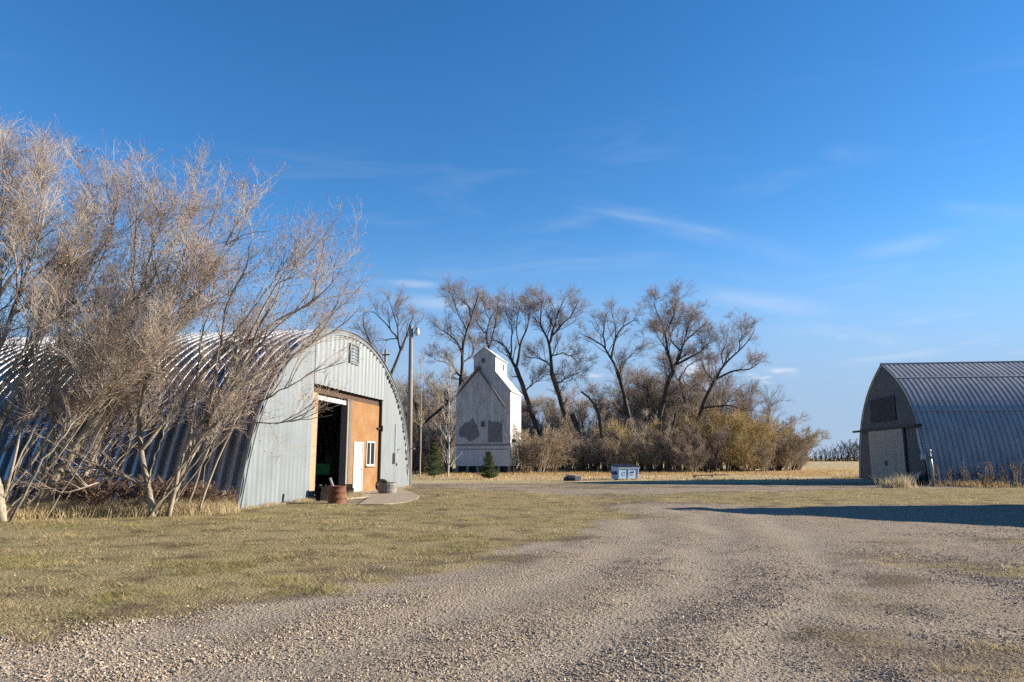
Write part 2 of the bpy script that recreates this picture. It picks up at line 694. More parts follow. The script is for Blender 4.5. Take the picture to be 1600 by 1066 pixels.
M['lamp_glass'] = m_plain('lamp_lens', (0.55, 0.56, 0.55), (0.68, 0.68, 0.66), 4, 0.25, 0, (1, 1, 1), 0, 0.5)
M['galv'] = m_plain('galvanised_metal', (0.27, 0.275, 0.28), (0.36, 0.365, 0.37), 6, 0.45, 0.4)
M['inner'] = m_plain('dim_inner_boards', (0.05, 0.045, 0.04), (0.08, 0.07, 0.06), 2, 0.9)


def make_ply():
    t = NT('orange_plywood')
    v = t.coord((1, 1, 1))
    g = t.noise(t.coord((0.7, 0.7, 9)), 2.2, 6, 0.65, 0.3, 0.7)
    c = t.mix(g, (0.205, 0.10, 0.036), (0.28, 0.15, 0.058))
    blot = t.noise(v, 1.1, 4, 0.6, 0.42, 0.66)
    c = t.mix(t.math('MULTIPLY', blot, 0.5), c, (0.33, 0.215, 0.115))
    st = t.noise(t.coord((1.4, 1.4, 5)), 2.6, 4, 0.6, 0.66, 0.74)
    c = t.mix(t.math('MULTIPLY', st, 0.7), c, (0.12, 0.05, 0.018))
    t.set(c, 0.75, 0, 0.2)
    t.bump(g, 0.15, 0.01)
    return t.m


M['ply'] = make_ply()
M['ply_pale'] = m_plain('pale_plywood', (0.31, 0.21, 0.12), (0.38, 0.27, 0.165), 3, 0.75, 0, (1, 1, 4), 0.2)
M['bark_pale'] = m_bark('pale_grey_bark', (0.28, 0.235, 0.175), (0.44, 0.385, 0.305), 9, (0.13, 0.105, 0.075))
M['twig_tan'] = m_bark('tan_twigs', (0.46, 0.395, 0.325), (0.60, 0.53, 0.445), 3, (0.36, 0.285, 0.23))
M['bark_dark'] = m_bark('dark_furrowed_bark', (0.05, 0.040, 0.031), (0.105, 0.086, 0.068), 4)
M['twig_grey'] = m_bark('grey_brown_twigs', (0.30, 0.245, 0.19), (0.43, 0.36, 0.285), 2)
M['twig_rosy'] = m_bark('rosy_brown_twigs', (0.24, 0.18, 0.145), (0.35, 0.27, 0.225), 2)
M['twig_yellow'] = m_bark('yellow_willow_twigs', (0.38, 0.27, 0.11), (0.52, 0.39, 0.175), 1.5)
M['twig_straw'] = m_bark('straw_brown_twigs', (0.33, 0.255, 0.175), (0.45, 0.36, 0.26), 2)
M['twig_red'] = m_bark('red_brown_stems', (0.15, 0.095, 0.07), (0.26, 0.175, 0.13), 3)
M['birch'] = m_bark('pale_sapling_bark', (0.42, 0.40, 0.36), (0.56, 0.54, 0.50), 5, (0.28, 0.26, 0.23))
M['leaf_dead'] = m_tint('dead_leaves', 0.8, 0.15, 0.3)
M['blade'] = m_tint('grass_blades', 0.75, 0.2, 0.42)
M['stone'] = m_tint('gravel_stones', 0.85, 0.25)
M['needle'] = m_tint('spruce_needles', 0.7, 0.2, 0.25)
M['pole_wood'] = m_plain('silvery_pole_wood', (0.22, 0.195, 0.165), (0.30, 0.27, 0.235), 4, 0.85, 0, (8, 8, 0.4), 0.3)

# ------------------------------------------------------------------ layout of the ground
LAWN = [gpx(u, v) for u, v in ((-700, 1040), (-200, 1010), (0, 995), (200, 975), (380, 945), (560, 912), (700, 880), (830, 852), (930, 828), (985, 802),
                               (955, 783), (870, 771), (770, 764), (690, 763), (668, 772), (655, 781), (600, 789), (545, 788.5))] + \
       [np.array([-7.0, 26.4, 0]), np.array([-7.45, 27.0, 0]), np.array([-8.2, 22.0, 0]), np.array([-40, 26, 0]), np.array([-40, 8, 0])]
STRIP = [gpx(u, v) for u, v in ((985, 778), (1060, 771), (1180, 768), (1345, 764.5), (1500, 762), (1700, 764), (2500, 766), (2500, 800), (1700, 791), (1500, 788), (1300, 789),
                                (1150, 789), (1050, 784))]
WEEDY = [gpx(u, v) for u, v in ((1290, 905), (1420, 850), (1650, 830), (2300, 840), (2300, 1400), (1280, 1400), (1250, 1100), (1230, 980))]
ROAD = [np.array(p) for p in ((-4.0, 0.5), (-1.2, 5.0), (1.6, 10.0), (3.6, 15.5), (4.3, 20.5), (3.4, 26.0), (0.2, 31.5), (-4.5, 36.5), (-14, 43.5), (-40, 56))]
ROAD2 = [np.array(p) for p in ((3.0, 14.0), (4.6, 20.5), (8.0, 27.5), (14.0, 34.0), (22, 39.0), (45, 41))]


def road_d(x, y, R):
    d = np.full(np.shape(x), 1e9)
    for A, B in zip(R[:-1], R[1:]):
        d = np.minimum(d, seg_dist(x, y, A, B))
    return d


def masks(x, y):
    x = np.asarray(x, float)
    y = np.asarray(y, float)
    wob = (fbm(x * 0.45, y * 0.45, 3) - 0.5) * 3.2 + (fbm(x * 1.7, y * 1.7, 9) - 0.5) * 1.5
    lawn = sstep(-0.75, 0.75, poly_sdf(x, y, LAWN) + wob * 0.8)
    strip = sstep(-1.0, 1.0, poly_sdf(x, y, STRIP) + wob * 0.9)
    weedy = sstep(-1.2, 1.2, poly_sdf(x, y, WEEDY) + wob * 0.7) * (0.12 + 0.55 * sstep(0.42, 0.66, fbm(x * 0.6, y * 0.6, 90)))
    weedy = np.maximum(weedy, sstep(22, 30, y) * sstep(0.40, 0.62, fbm(x * 0.22, y * 0.45, 77)) * 0.5)
    far = sstep(43.5, 47.5, y + wob * 0.8 - 0.06 * x)
    far = np.maximum(far, sstep(27, 33, x) * sstep(25, 28, y) * 0.8)
    back = sstep(2.5, -1.0, y)
    green = np.clip(np.maximum(lawn, strip) + weedy * (1 - np.maximum(lawn, strip)), 0, 1)
    d1, d2 = road_d(x, y, ROAD), road_d(x, y, ROAD2)
    dw = (fbm(x * 0.3, y * 0.3, 21) - 0.5) * 1.0
    tr = 0
    for c in (0.85, 2.35):
        tr = np.maximum(tr, np.exp(-((d1 + dw - c) / 0.42) ** 2))
        tr = np.maximum(tr, np.exp(-((d2 + dw - c) / 0.42) ** 2) * 0.8)
    tr = tr * (0.65 + 0.6 * fbm(x * 0.6, y * 0.6, 31))
    return green, far, np.clip(tr, 0, 1) * (1 - green), back


def ground_z(x, y):
    x = np.asarray(x, float)
    y = np.asarray(y, float)
    g, far, tr, _ = masks(x, y)
    near = 1 - sstep(35, 60, np.hypot(x, y))
    z = (fbm(x * 0.35, y * 0.35, 5) - 0.5) * 0.10 + (fbm(x * 2.2, y * 2.2, 6) - 0.5) * 0.035
    z = z - 0.035 * tr + g * ((fbm(x * 4, y * 4, 8) - 0.5) * 0.035)
    return z * near - 0.02


def axis(lo, hi, d, grow, end):
    a = list(np.arange(lo, hi, d))
    s, p = d, hi
    while p < end[1]:
        a.append(p)
        s *= grow
        p += s
    a.append(end[1])
    s, p, pre = d, lo, []
    while p > end[0]:
        s *= grow
        p -= s
        pre.append(max(p, end[0]))
    return np.array(pre[::-1] + a)


gx = axis(-17, 20, 0.14, 1.13, (-6000, 6000))
gy = axis(3, 30, 0.12, 1.045, (-300, 9000))
GX, GY = np.meshgrid(gx, gy)
gg, gf, gt, gb = masks(GX.ravel(), GY.ravel())
GZ = ground_z(GX.ravel(), GY.ravel())
V = np.stack([GX.ravel(), GY.ravel(), GZ], 1)
idx = np.arange(len(V)).reshape(len(gy), len(gx))
F = np.stack([idx[:-1, :-1], idx[:-1, 1:], idx[1:, 1:], idx[1:, :-1]], -1).reshape(-1, 4)


def make_ground_mat():
    t = NT('farmyard_ground')
    a = t.attr('tint')
    sep = t.n('ShaderNodeSeparateColor')
    t.l(a, sep.inputs[0])
    grn, far, trk = sep.outputs[0], sep.outputs[1], sep.outputs[2]
    v = t.coord()
    # gravel
    vo = t.n('ShaderNodeTexVoronoi')
    vo.inputs['Scale'].default_value = 26
    t.l(v, vo.inputs['Vector'])
    vo2 = t.n('ShaderNodeTexVoronoi')
    vo2.inputs['Scale'].default_value = 70
    t.l(v, vo2.inputs['Vector'])
    sv = t.n('ShaderNodeSeparateColor')
    t.l(vo.outputs['Color'], sv.inputs[0])
    sv2 = t.n('ShaderNodeSeparateColor')
    t.l(vo2.outputs['Color'], sv2.inputs[0])
    peb = t.mix(t.rng(sv.outputs[0], 0.1, 0.9), (0.19, 0.145, 0.10), (0.52, 0.43, 0.32))
    peb2 = t.mix(t.rng(sv2.outputs[0], 0.1, 0.9), (0.23, 0.175, 0.12), (0.49, 0.395, 0.28))
    big = t.noise(v, 0.55, 5, 0.6, 0.36, 0.64)
    gra = t.mix(big, peb, peb2)
    mid = t.noise(v, 5.0, 5, 0.7, 0.35, 0.65)
    gra = t.mix(t.math('MULTIPLY', mid, 0.45), gra, (0.235, 0.19, 0.145))
    sand = t.mix(t.noise(v, 30, 4, 0.6, 0.3, 0.7), (0.315, 0.26, 0.195), (0.43, 0.365, 0.285))
    gra = t.mix(t.math('MULTIPLY', trk, t.rng(mid, 0, 1, 0.95, 0.45)), gra, sand)
    # lawn
    n1 = t.noise(v, 0.55, 6, 0.62, 0.34, 0.66)
    n2 = t.noise(v, 3.2, 6, 0.7, 0.34, 0.66)
    n3 = t.noise(v, 26, 4, 0.65, 0.3, 0.7)
    lw = t.mix(n3, (0.22, 0.165, 0.085), (0.46, 0.37, 0.20))
    gr = t.mix(n3, (0.17, 0.14, 0.055), (0.36, 0.305, 0.135))
    lw = t.mix(n1, lw, gr)
    dirt = t.noise(v, 1.1, 6, 0.7, 0.50, 0.64)
    lw = t.mix(t.math('MULTIPLY', dirt, 0.9), lw, (0.135, 0.095, 0.06))
    # far dry meadow
    fm = t.mix(n2, (0.42, 0.32, 0.17), (0.62, 0.49, 0.28))
    fm = t.mix(t.noise(v, 0.16, 5, 0.6, 0.45, 0.65), fm, (0.38, 0.32, 0.16))
    # edges broken up by fine noise
    ed = t.math('SUBTRACT', t.math('ADD', grn, t.math('MULTIPLY', t.noise(v, 9, 4, 0.7), 0.9)), 0.45)
    ef = t.rng(ed, 0.35, 0.65)
    # dark moist rim between grass and gravel
    c = t.mix(ef, gra, lw)
    rim = t.math('MULTIPLY', t.math('SUBTRACT', t.rng(grn, 0.03, 0.25), t.rng(grn, 0.55, 0.97)), t.noise(v, 0.8, 5, 0.65, 0.42, 0.58))
    c = t.mix(t.math('MULTIPLY', rim, 0.65), c, (0.10, 0.072, 0.05))
    c = t.mix(far, c, fm)
    c = t.mix(1.0, c, (0.98 / ALB, 0.99 / ALB, 1.0 / ALB), 'MULTIPLY')
    t.set(c, 0.95, 0, 0.1)
    h = t.math('ADD', t.math('MULTIPLY', vo.outputs['Distance'], -1.0), t.math('MULTIPLY', n3, 0.6))
    h = t.math('ADD', h, t.math('MULTIPLY', vo2.outputs['Distance'], -0.5))
    t.bump(h, 0.7, 0.03)
    return t.m


M['ground'] = make_ground_mat()
ground = link_mesh('ground', V, F, M['ground'], None, True, np.stack([gg, gf, gt], 1))
tag(ground, kind='structure')


# ------------------------------------------------------------------ corrugated sheets
def corr_axis(a, b, pitch, depth, prof=((0, 0), (0.32, 0), (0.5, 1), (0.82, 1))):
    """positions and offsets of a trapezoid rib profile between a and b"""
    xs, os_ = [], []
    k = math.floor(a / pitch) - 1
    while k * pitch < b + pitch:
        for t, o in prof:
            xs.append((k + t) * pitch)
            os_.append(o * depth)
        k += 1
    xs, os_ = np.array(xs), np.array(os_)
    inside = xs[(xs > a + 1e-4) & (xs < b - 1e-4)]
    X = np.concatenate([[a], inside, [b]])
    return X, np.interp(X, xs, os_)


def corr_wall(mb, s0, s1, zlo, zhi, pitch=0.3, depth=0.03, y=0.0, nz=1, sign=-1, extra=()):
    """vertical ribbed wall in the local x-z plane, ribs stand out towards -y"""
    X, O = corr_axis(s0, s1, pitch, depth)
    zl = np.array([zlo(x) if callable(zlo) else zlo for x in X])
    zh = np.array([zhi(x) if callable(zhi) else zhi for x in X])
    Vv, Ff = [], []
    for j in range(nz + 1):
        t = j / nz
        for x, o, a, b in zip(X, O, zl, zh):
            Vv.append((x, y + sign * o, a + (b - a) * t))
    n = len(X)
    for j in range(nz):
        for i in range(n - 1):
            Ff.append((j * n + i, j * n + i + 1, (j + 1) * n + i + 1, (j + 1) * n + i))
    mb.add(Vv, Ff)


def arch_shell(arc_, L0, L1, pitch, depth, prof=((0, 0), (0.32, 0), (0.5, 1), (0.82, 1))):
    """ribbed arch: prof (m,2) in x-z from left foot to right foot; runs along local y"""
    rib = prof
    prof = np.asarray(arc_)
    tg = unit(np.gradient(prof, axis=0))
    nr = np.stack([-tg[:, 1], tg[:, 0]], 1)          # outward for a left-to-right arch
    Y, O = corr_axis(L0, L1, pitch, depth, rib)
    m = len(prof)
    P = np.empty((len(Y), m, 3))
    for i, (yy, o) in enumerate(zip(Y, O)):
        q = prof + nr * o
        q[:, 1] = np.maximum(q[:, 1], 0.0)
        P[i, :, 0], P[i, :, 1], P[i, :, 2] = q[:, 0], yy, q[:, 1]
    ii = np.arange(len(Y) * m).reshape(len(Y), m)
    Q = np.stack([ii[:-1, :-1], ii[:-1, 1:], ii[1:, 1:], ii[1:, :-1]], -1).reshape(-1, 4)
    return P.reshape(-1, 3), Q


def smooth_prof(pts, n):
    pts = np.asarray(pts, float)
    d = np.concatenate([[0], np.cumsum(np.linalg.norm(np.diff(pts, axis=0), axis=1))])
    t = np.linspace(0, d[-1], n)
    P = np.stack([np.interp(t, d, pts[:, i]) for i in range(2)], 1)
    for _ in range(3):
        Q = P.copy()
        Q[1:-1] = 0.25 * P[:-2] + 0.5 * P[1:-1] + 0.25 * P[2:]
        P = Q
    return P


# ------------------------------------------------------------------ left barn (round arch)
LB_A = np.array([-8.168, 21.986])
LB_RZ = math.atan2(0.990, 0.1413)
lb = thing('quonset_barn', 'round arched blue grey steel barn on the left with an open doorway in orange plywood', 'barn', (LB_A[0], LB_A[1], 0), LB_RZ)
LW = 18.0
half = [(0, 0), (0.30, 1.2), (0.68, 2.3), (1.20, 3.25), (1.95, 4.15), (2.95, 4.95), (4.2, 5.65), (5.7, 6.2), (7.3, 6.55), (9.0, 6.66)]
pts = half + [(LW - x, z) for x, z in half[-2::-1]]
LP = smooth_prof(pts, 61)


def lb_top(x):
    return float(np.interp(x, LP[:, 0], LP[:, 1])) - 0.03


V, Fq = arch_shell(LP, -0.12, 30.0, 0.36, 0.20, prof=((0, 0), (0.46, 0), (0.60, 1), (0.88, 1)))
o = link_mesh('roof', V, Fq, M['roof_steel'], lb, False)
sm = o.modifiers.new('sheet', 'SOLIDIFY')
sm.thickness = 0.02
DO, DC, DH = 5.12, 13.25, 4.30        # door opening
mb = MB()
corr_wall(mb, 0.06, DO, 0.0, lb_top, 0.32, 0.04, 0.0, 3)
mb.build('front_wall', M['barn_steel'], lb)
mb = MB()
corr_wall(mb, DC, LW - 0.06, 0.0, lb_top, 0.32, 0.04, 0.0, 3)
o = mb.build('front_wall', M['barn_steel'], lb)
mb = MB()
corr_wall(mb, DO - 0.06, DC + 0.10, lambda x: DH - 0.03 - 0.02 * math.sin((x - DO) / (DC - DO) * PI), lb_top, 0.46, 0.05, -0.06, 3)
mb.build('upper_wall', M['barn_steel'], lb)
mb = MB()
corr_wall(mb, 0.06, LW - 0.06, 0.0, lb_top, 0.32, 0.03, 29.8, 1, 1)
mb.build('back_wall', M['barn_steel'], lb)
MB().box((0.3, 0.05, -0.3), (LW - 0.3, 29.7, 0.02)).build('floor', M['concrete'], lb)
# dark gaps where the rib ends meet the wall
mb = MB()
arc = np.concatenate([[0], np.cumsum(np.linalg.norm(np.diff(LP, axis=0), axis=1))])
tg = unit(np.gradient(LP, axis=0))
for d in np.arange(12.2, arc[-1] - 0.9, 0.40):
    px, pz = np.interp(d, arc, LP[:, 0]), np.interp(d, arc, LP[:, 1])
    tx, tz = np.interp(d, arc, tg[:, 0]), np.interp(d, arc, tg[:, 1])
    nx, nz = -tz, tx
    c = np.array([px - nx * 0.11, pz - nz * 0.11])
    t_ = np.array([tx, tz]) * 0.085
    n_ = np.array([nx, nz]) * 0.075
    q = [c - t_ - n_, c + t_ * 0.6 - n_, c + t_ + n_, c - t_ + n_]
    MB().prism([(a[0], a[1]) for a in q], -0.065, -0.03).build('rib_gap', M['black'], lb)
# flashing where the arch meets the front
mb = MB()
for side in (0,):
    V_, F_ = [], []
    for i in range(len(LP)):
        n_ = np.array([-tg[i, 1], tg[i, 0]])
        for off, yy in ((0.02, -0.14), (-0.06, -0.14), (-0.06, -0.10), (0.02, -0.10)):
            V_.append((LP[i, 0] + n_[0] * off, yy, max(LP[i, 1] + n_[1] * off, 0)))
    for i in range(len(LP) - 1):
        for k in range(4):
            F_.append((i * 4 + k, i * 4 + (k + 1) % 4, (i + 1) * 4 + (k + 1) % 4, (i + 1) * 4 + k))
    mb.add(V_, F_)
mb.build('edge_flashing', M['barn_steel'], lb)
# opening: header, plywood, jambs
MB().box((DO, 0.14, 3.98), (DC, 0.30, DH + 0.1)).build('header_beam', M['brown_header'], lb)
MB().box((DO + 0.02, 0.10, 0.0), (5.86, 0.16, 3.975)).build('plywood_strip', M['ply_pale'], lb, bevel=0.006)
MB().box((8.84, 0.04, 0.0), (9.02, 0.34, 3.975)).build('door_jamb', M['grey_wood'], lb, bevel=0.008)
MB().box((9.02, 0.02, 0.0), (9.30, 0.36, 3.975)).build('door_post', M['dark_wood'], lb, bevel=0.008)
MB().box((5.87, 0.12, 3.72), (8.83, 0.20, 3.90)).build('overhead_door', M['white'], lb, bevel=0.01)
mb = MB()
pl0, pl1 = 9.31, DC - 0.05
m0, m1, mz = 9.98, 10.98, 2.12       # man door hole
w0, w1, wz0, wz1 = 11.55, 12.55, 1.22, 2.20
yb = 0.12
mb.box((pl0, yb, 0), (m0 - 0.09, yb + 0.05, 3.975))
mb.box((m0 - 0.09, yb, mz + 0.09), (w0 - 0.07, yb + 0.05, 3.975))
mb.box((m1 + 0.09, yb, 0), (w0 - 0.07, yb + 0.05, mz + 0.09))
mb.box((w0 - 0.07, yb, wz1 + 0.07), (w1 + 0.07, yb + 0.05, 3.975))
mb.box((w0 - 0.07, yb, 0), (w1 + 0.07, yb + 0.05, wz0 - 0.07))
mb.box((w1 + 0.07, yb, 0), (pl1, yb + 0.05, 3.975))
mb.build('plywood_panel', M['ply'], lb)
MB().box((DC - 0.05, 0.0, 0), (DC, 0.2, DH)).build('edge_trim', M['black'], lb)
# man door
dr = MB().box((m0, yb + 0.0, 0.04), (m1, yb + 0.045, mz)).build('door', M['white'], lb, bevel=0.006)
mb = MB()
mb.box((m0 - 0.09, yb - 0.03, 0), (m0, yb + 0.06, mz + 0.09))
mb.box((m1, yb - 0.03, 0), (m1 + 0.09, yb + 0.06, mz + 0.09))
mb.box((m0, yb - 0.03, mz), (m1, yb + 0.06, mz + 0.09))
mb.build('frame', M['white'], dr)
mb = MB()
mb.lathe([(0.015, 0), (0.032, 0.015), (0.034, 0.04), (0.018, 0.06)], 10, (0, 0, 0))
k = mb.build('handle', M['galv'], dr, True)
k.location = (m1 - 0.09, yb, 1.0)
k.rotation_euler = (PI / 2, 0, 0)
# window
wn = MB().box((w0, yb + 0.02, wz0), (w1, yb + 0.03, wz1)).build('window', M['glass'], lb)
mb = MB()
fr = 0.07
mb.box((w0 - fr, yb - 0.04, wz0 - fr), (w0, yb + 0.05, wz1 + fr))
mb.box((w1, yb - 0.04, wz0 - fr), (w1 + fr, yb + 0.05, wz1 + fr))
mb.box((w0, yb - 0.04, wz1), (w1, yb + 0.05, wz1 + fr))
mb.box((w0, yb - 0.04, wz0 - fr), (w1, yb + 0.05, wz0))
mb.box(((w0 + w1) / 2 - 0.05, yb - 0.02, wz0), ((w0 + w1) / 2 + 0.05, yb + 0.05, wz1))
mb.build('frame', M['white'], wn)
MB().box((w0 - 0.12, yb - 0.09, wz0 - 0.12), (w1 + 0.12, yb - 0.002, wz0 - fr - 0.003)).build('sill', M['grey_wood'], wn)
# hinge latch beside the plywood
mb = MB()
mb.box((DC - 0.40, 0.04, 2.86), (DC + 0.12, 0.075, 2.95))
mb.box((DC - 0.06, -0.05, 2.78), (DC + 0.08, 0.04, 3.03))
mb.tube([(DC - 0.02, -0.06, 2.76), (DC - 0.02, -0.06, 3.05)], 0.025, 8)
mb.build('latch', M['black'], lb)
# louvre vent near the peak
vt = MB().box((8.50, -0.085, 5.55), (9.40, -0.080, 6.28)).build('vent', M['black'], lb)
mb = MB()
for i in range(5):
    z = 5.58 + i * 0.14
    mb.add([(8.5, -0.13, z), (9.4, -0.13, z), (9.4, -0.095, z + 0.115), (8.5, -0.095, z + 0.115), (8.5, -0.12, z - 0.004), (9.4, -0.12, z - 0.004),
            (9.4, -0.087, z + 0.11), (8.5, -0.087, z + 0.11)], [(0, 1, 2, 3), (7, 6, 5, 4), (0, 4, 5, 1), (1, 5, 6, 2), (2, 6, 7, 3), (3, 7, 4, 0)])
mb.build('louvre', M['barn_steel'], vt)
mb = MB()
mb.box((8.44, -0.15, 5.49), (8.50, -0.08, 6.34))
mb.box((9.40, -0.15, 5.49), (9.46, -0.08, 6.34))
mb.box((8.50, -0.15, 6.28), (9.40, -0.08, 6.34))
mb.box((8.50, -0.15, 5.49), (9.40, -0.08, 5.55))
mb.build('frame', M['barn_steel'], vt)
# meter boxes on the right wall
mb = MB()
mb.box((15.1, -0.16, 1.25), (15.5, -0.035, 1.75))
mb.box((15.6, -0.12, 1.15), (15.85, -0.035, 1.5))
mb.tube([(15.3, -0.08, 1.75), (15.3, -0.08, 3.2)], 0.025, 6)
mb.tube([(15.72, -0.08, 1.5), (15.72, -0.08, 1.95), (16.2, -0.08, 1.95)], 0.02, 6)
mb.build('meter_box', M['galv'], lb)


def lbw(s, y, z=0.0):
    """local barn coordinates -> world"""
    e = np.array([math.cos(LB_RZ), math.sin(LB_RZ)])
    i = np.array([-e[1], e[0]])
    p = LB_A + e * s + i * y
    return (p[0], p[1], z)


# interior: green implement seen through the doorway
gm = thing('green_implement', 'dark green farm implement with tools on its deck inside the open doorway', 'farm machine', lbw(12.5, 2.0, 0.02), LB_RZ)
mb = MB()
mb.prism([(-2.3, 0.75), (2.4, 0.75), (2.4, 1.25), (-2.3, 1.25)], -0.7, 0.7)
mb.prism([(1.6, 1.25), (2.4, 1.25), (2.3, 1.55), (1.8, 1.55)], -0.72, 0.72)
mb.build('deck', M['green_paint'], gm, bevel=0.03)
for sx in (-1.5, 1.5):
    for sy in (-0.75, 0.75):
        w = MB().lathe([(0.12, -0.1), (0.34, -0.1), (0.38, -0.06), (0.38, 0.06), (0.34, 0.1), (0.12, 0.1)], 18).build('wheel', M['rubber'], gm, True)
        w.location = (sx, sy, 0.38)
        w.rotation_euler = (PI / 2, 0, 0)
mb = MB()
mb.tube([(-1.5, -0.7, 0.4), (-1.5, 0.7, 0.4)], 0.05)
mb.tube([(1.5, -0.7, 0.4), (1.5, 0.7, 0.4)], 0.05)
mb.box((-2.2, -0.1, 0.55), (2.3, 0.1, 0.748))
mb.build('axle_frame', M['rust'], gm)
for nm, (x0, x1), h, mm, lab, cat in (
        ('toolbox', (-1.3, -0.75), 0.30, 'grey_wood', 'small wooden box standing on the green deck inside the barn', 'box'),
        ('paint_can', (0.0, 0.18), 0.24, 'galv', 'small metal can standing on the green deck inside the barn', 'can')):
    t_ = thing(nm, lab, cat, lbw(12.5 + (x0 + x1) / 2, 1.8, 1.275), LB_RZ)
    w_ = (x1 - x0) / 2
    if nm == 'toolbox':
        MB().box((-w_, -0.15, 0), (w_, 0.15, h)).build('box', M[mm], t_, bevel=0.01)
        MB().tube([(-w_ * 0.8, 0, h), (-w_ * 0.6, 0, h + 0.13), (w_ * 0.6, 0, h + 0.13), (w_ * 0.8, 0, h)], 0.018, 6).build('handle', M['grey_wood'], t_)
    else:
        MB().lathe([(w_, 0), (w_, h), (w_ * 0.93, h), (w_ * 0.93, h - 0.015)], 14).build('can', M[mm], t_, True)
        MB().tube([(-w_, 0, h * 0.8), (-w_ * 0.7, 0, h * 1.25), (w_ * 0.7, 0, h * 1.25), (w_, 0, h * 0.8)], 0.006, 5).build('handle', M['galv'], t_)

# concrete pad in front of the doorway
mb = MB()
pad = [lbw(5.2, 0.0), lbw(5.3, -0.9), lbw(7.6, -1.5)] + [tuple(gpx(u, v)) for u, v in ((560, 788.5), (600, 788), (632, 785.5), (652, 780), (655, 774.5), (644, 770.5))] + [lbw(15.2, -0.5), lbw(14.0, 0.0)]
n = len(pad)
mb.add([(p[0], p[1], -0.2) for p in pad] + [(p[0], p[1], 0.012) for p in pad],
       [tuple(range(n - 1, -1, -1)), tuple(range(n, 2 * n))] + [(i, (i + 1) % n, (i + 1) % n + n, i + n) for i in range(n)])
tag(mb.build('concrete_pad', M['concrete']), kind='structure')
# low timber sill in front of the opening
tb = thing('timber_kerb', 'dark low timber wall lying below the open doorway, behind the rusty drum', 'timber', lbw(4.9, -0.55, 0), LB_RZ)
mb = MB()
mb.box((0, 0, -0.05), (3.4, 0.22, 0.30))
M['near_black'] = m_plain('near_black_timber', (0.007, 0.006, 0.006), (0.014, 0.012, 0.01), 5, 0.95, 0, (1, 1, 1), 0.3, 0.05)  # matte, near-black colour for both kerb beams
MB().box((0.1, 0.02, 0.302), (3.3, 0.2, 0.46)).build('upper_beam', M['near_black'], tb, bevel=0.015)
mb.build('lower_beam', M['near_black'], tb, bevel=0.015)

# rusty drum
bp = gpx(526, 786)
dm = thing('burn_drum', 'rusty brown steel drum with a stick poking out before the doorway', 'drum', (bp[0], bp[1], -0.03))
prof = [(0.31, 0), (0.31, 0.02), (0.30, 0.03), (0.30, 0.20), (0.315, 0.215), (0.30, 0.23), (0.30, 0.40), (0.315, 0.415), (0.30, 0.43), (0.30, 0.57), (0.312, 0.58), (0.312, 0.60), (0.285, 0.60), (0.28, 0.12)]
MB().lathe(prof, 24).build('drum', M['rust'], dm, True)
MB().tube([(0.02, 0.0, 0.14), (-0.12, 0.03, 0.5), (-0.27, 0.05, 0.86)], [0.045, 0.04, 0.04], 8).build('stick', M['galv'], dm)
# tub planter + old tyre
bp = gpx(605, 771)
pt = thing('tub_planter', 'round grey wooden half barrel tub standing by the plywood wall', 'planter', (bp[0], bp[1], 0.012))
MB().lathe([(0.38, 0), (0.44, 0.30), (0.45, 0.45), (0.41, 0.45), (0.39, 0.36)], 22).build('tub', M['grey_wood'], pt)
for z, r in ((0.10, 0.408), (0.34, 0.452)):
    MB().lathe([(r, 0), (r + 0.012, 0.005), (r + 0.014, 0.045), (r + 0.006, 0.05)], 22, (0, 0, z), False).build('hoop', M['galv'], pt)
MB().lathe([(0.385, 0.36), (0.2, 0.39), (0.02, 0.40)], 16, caps=False).build('soil', M['dark_wood'], pt)
bp = gpx(596, 771)
ty = thing('old_tyre', 'small black tyre standing upright beside the grey tub', 'tyre', (bp[0], bp[1] + 0.1, 0.035 + 0.29), 0)
a_ = MB()
prof = [(0.15, -0.09), (0.25, -0.10), (0.285, -0.075), (0.29, 0), (0.285, 0.075), (0.25, 0.10), (0.15, 0.09), (0.15, -0.09)]
w = a_.lathe(prof, 24, caps=False).build('tyre', M['rubber'], ty, True)
w.rotation_euler = (PI / 2, 0, 0.35)
w = MB().lathe([(0.05, -0.03), (0.15, -0.05), (0.15, 0.05), (0.05, 0.03)], 16).build('rim', M['dark_wood'], ty, True)
w.rotation_euler = (PI / 2, 0, 0.35)
# drain pipe stub by the rib foot at the left corner
st = thing('log_stub', 'short dark log end lying against the left barn corner', 'log', (LB_A[0] - 0.35, LB_A[1] - 0.45, 0.12))
MB().tube([(-0.5, 0.1, 0.30), (0.15, -0.05, 0.34)], [0.13, 0.12], 10).build('log', M['dark_wood'], st)
MB().box((-0.42, -0.08, -0.16), (-0.12, 0.14, 0.17)).build('block', M['dark_wood'], st, bevel=0.02)

# ------------------------------------------------------------------ yard light pole
bp = gpx(639.0, 759)
lp = thing('light_pole', 'tall silvery wooden pole with a yard lamp beside the left barn', 'light pole', (bp[0], bp[1], 0))
topz = at(642.5, 509, bp[1])
MB().tube([(0, 0, -0.3), (topz[0] * 0.5 - bp[0] * 0.5, 0, topz[2] * 0.5), (topz[0] - bp[0], 0, topz[2])], [0.155, 0.135, 0.105], 12).build('pole', M['pole_wood'], lp, True)
dx = topz[0] - bp[0]
al = MB()
al.tube([(dx, 0, topz[2] - 0.62), (dx + 0.16, 0, topz[2] - 0.42), (dx + 0.30, 0, topz[2] - 0.22)], 0.024, 8)
al.box((dx + 0.05, -0.06, topz[2] - 0.75), (dx + 0.13, 0.06, topz[2] - 0.45))
al.build('lamp_arm', M['galv'], lp)
MB().lathe([(0.03, 0.18), (0.085, 0.16), (0.10, 0.06), (0.12, 0.0), (0.10, -0.01)][::-1], 16, (dx + 0.34, 0, topz[2] - 0.26)).build('lamp_housing', M['galv'], lp, True)
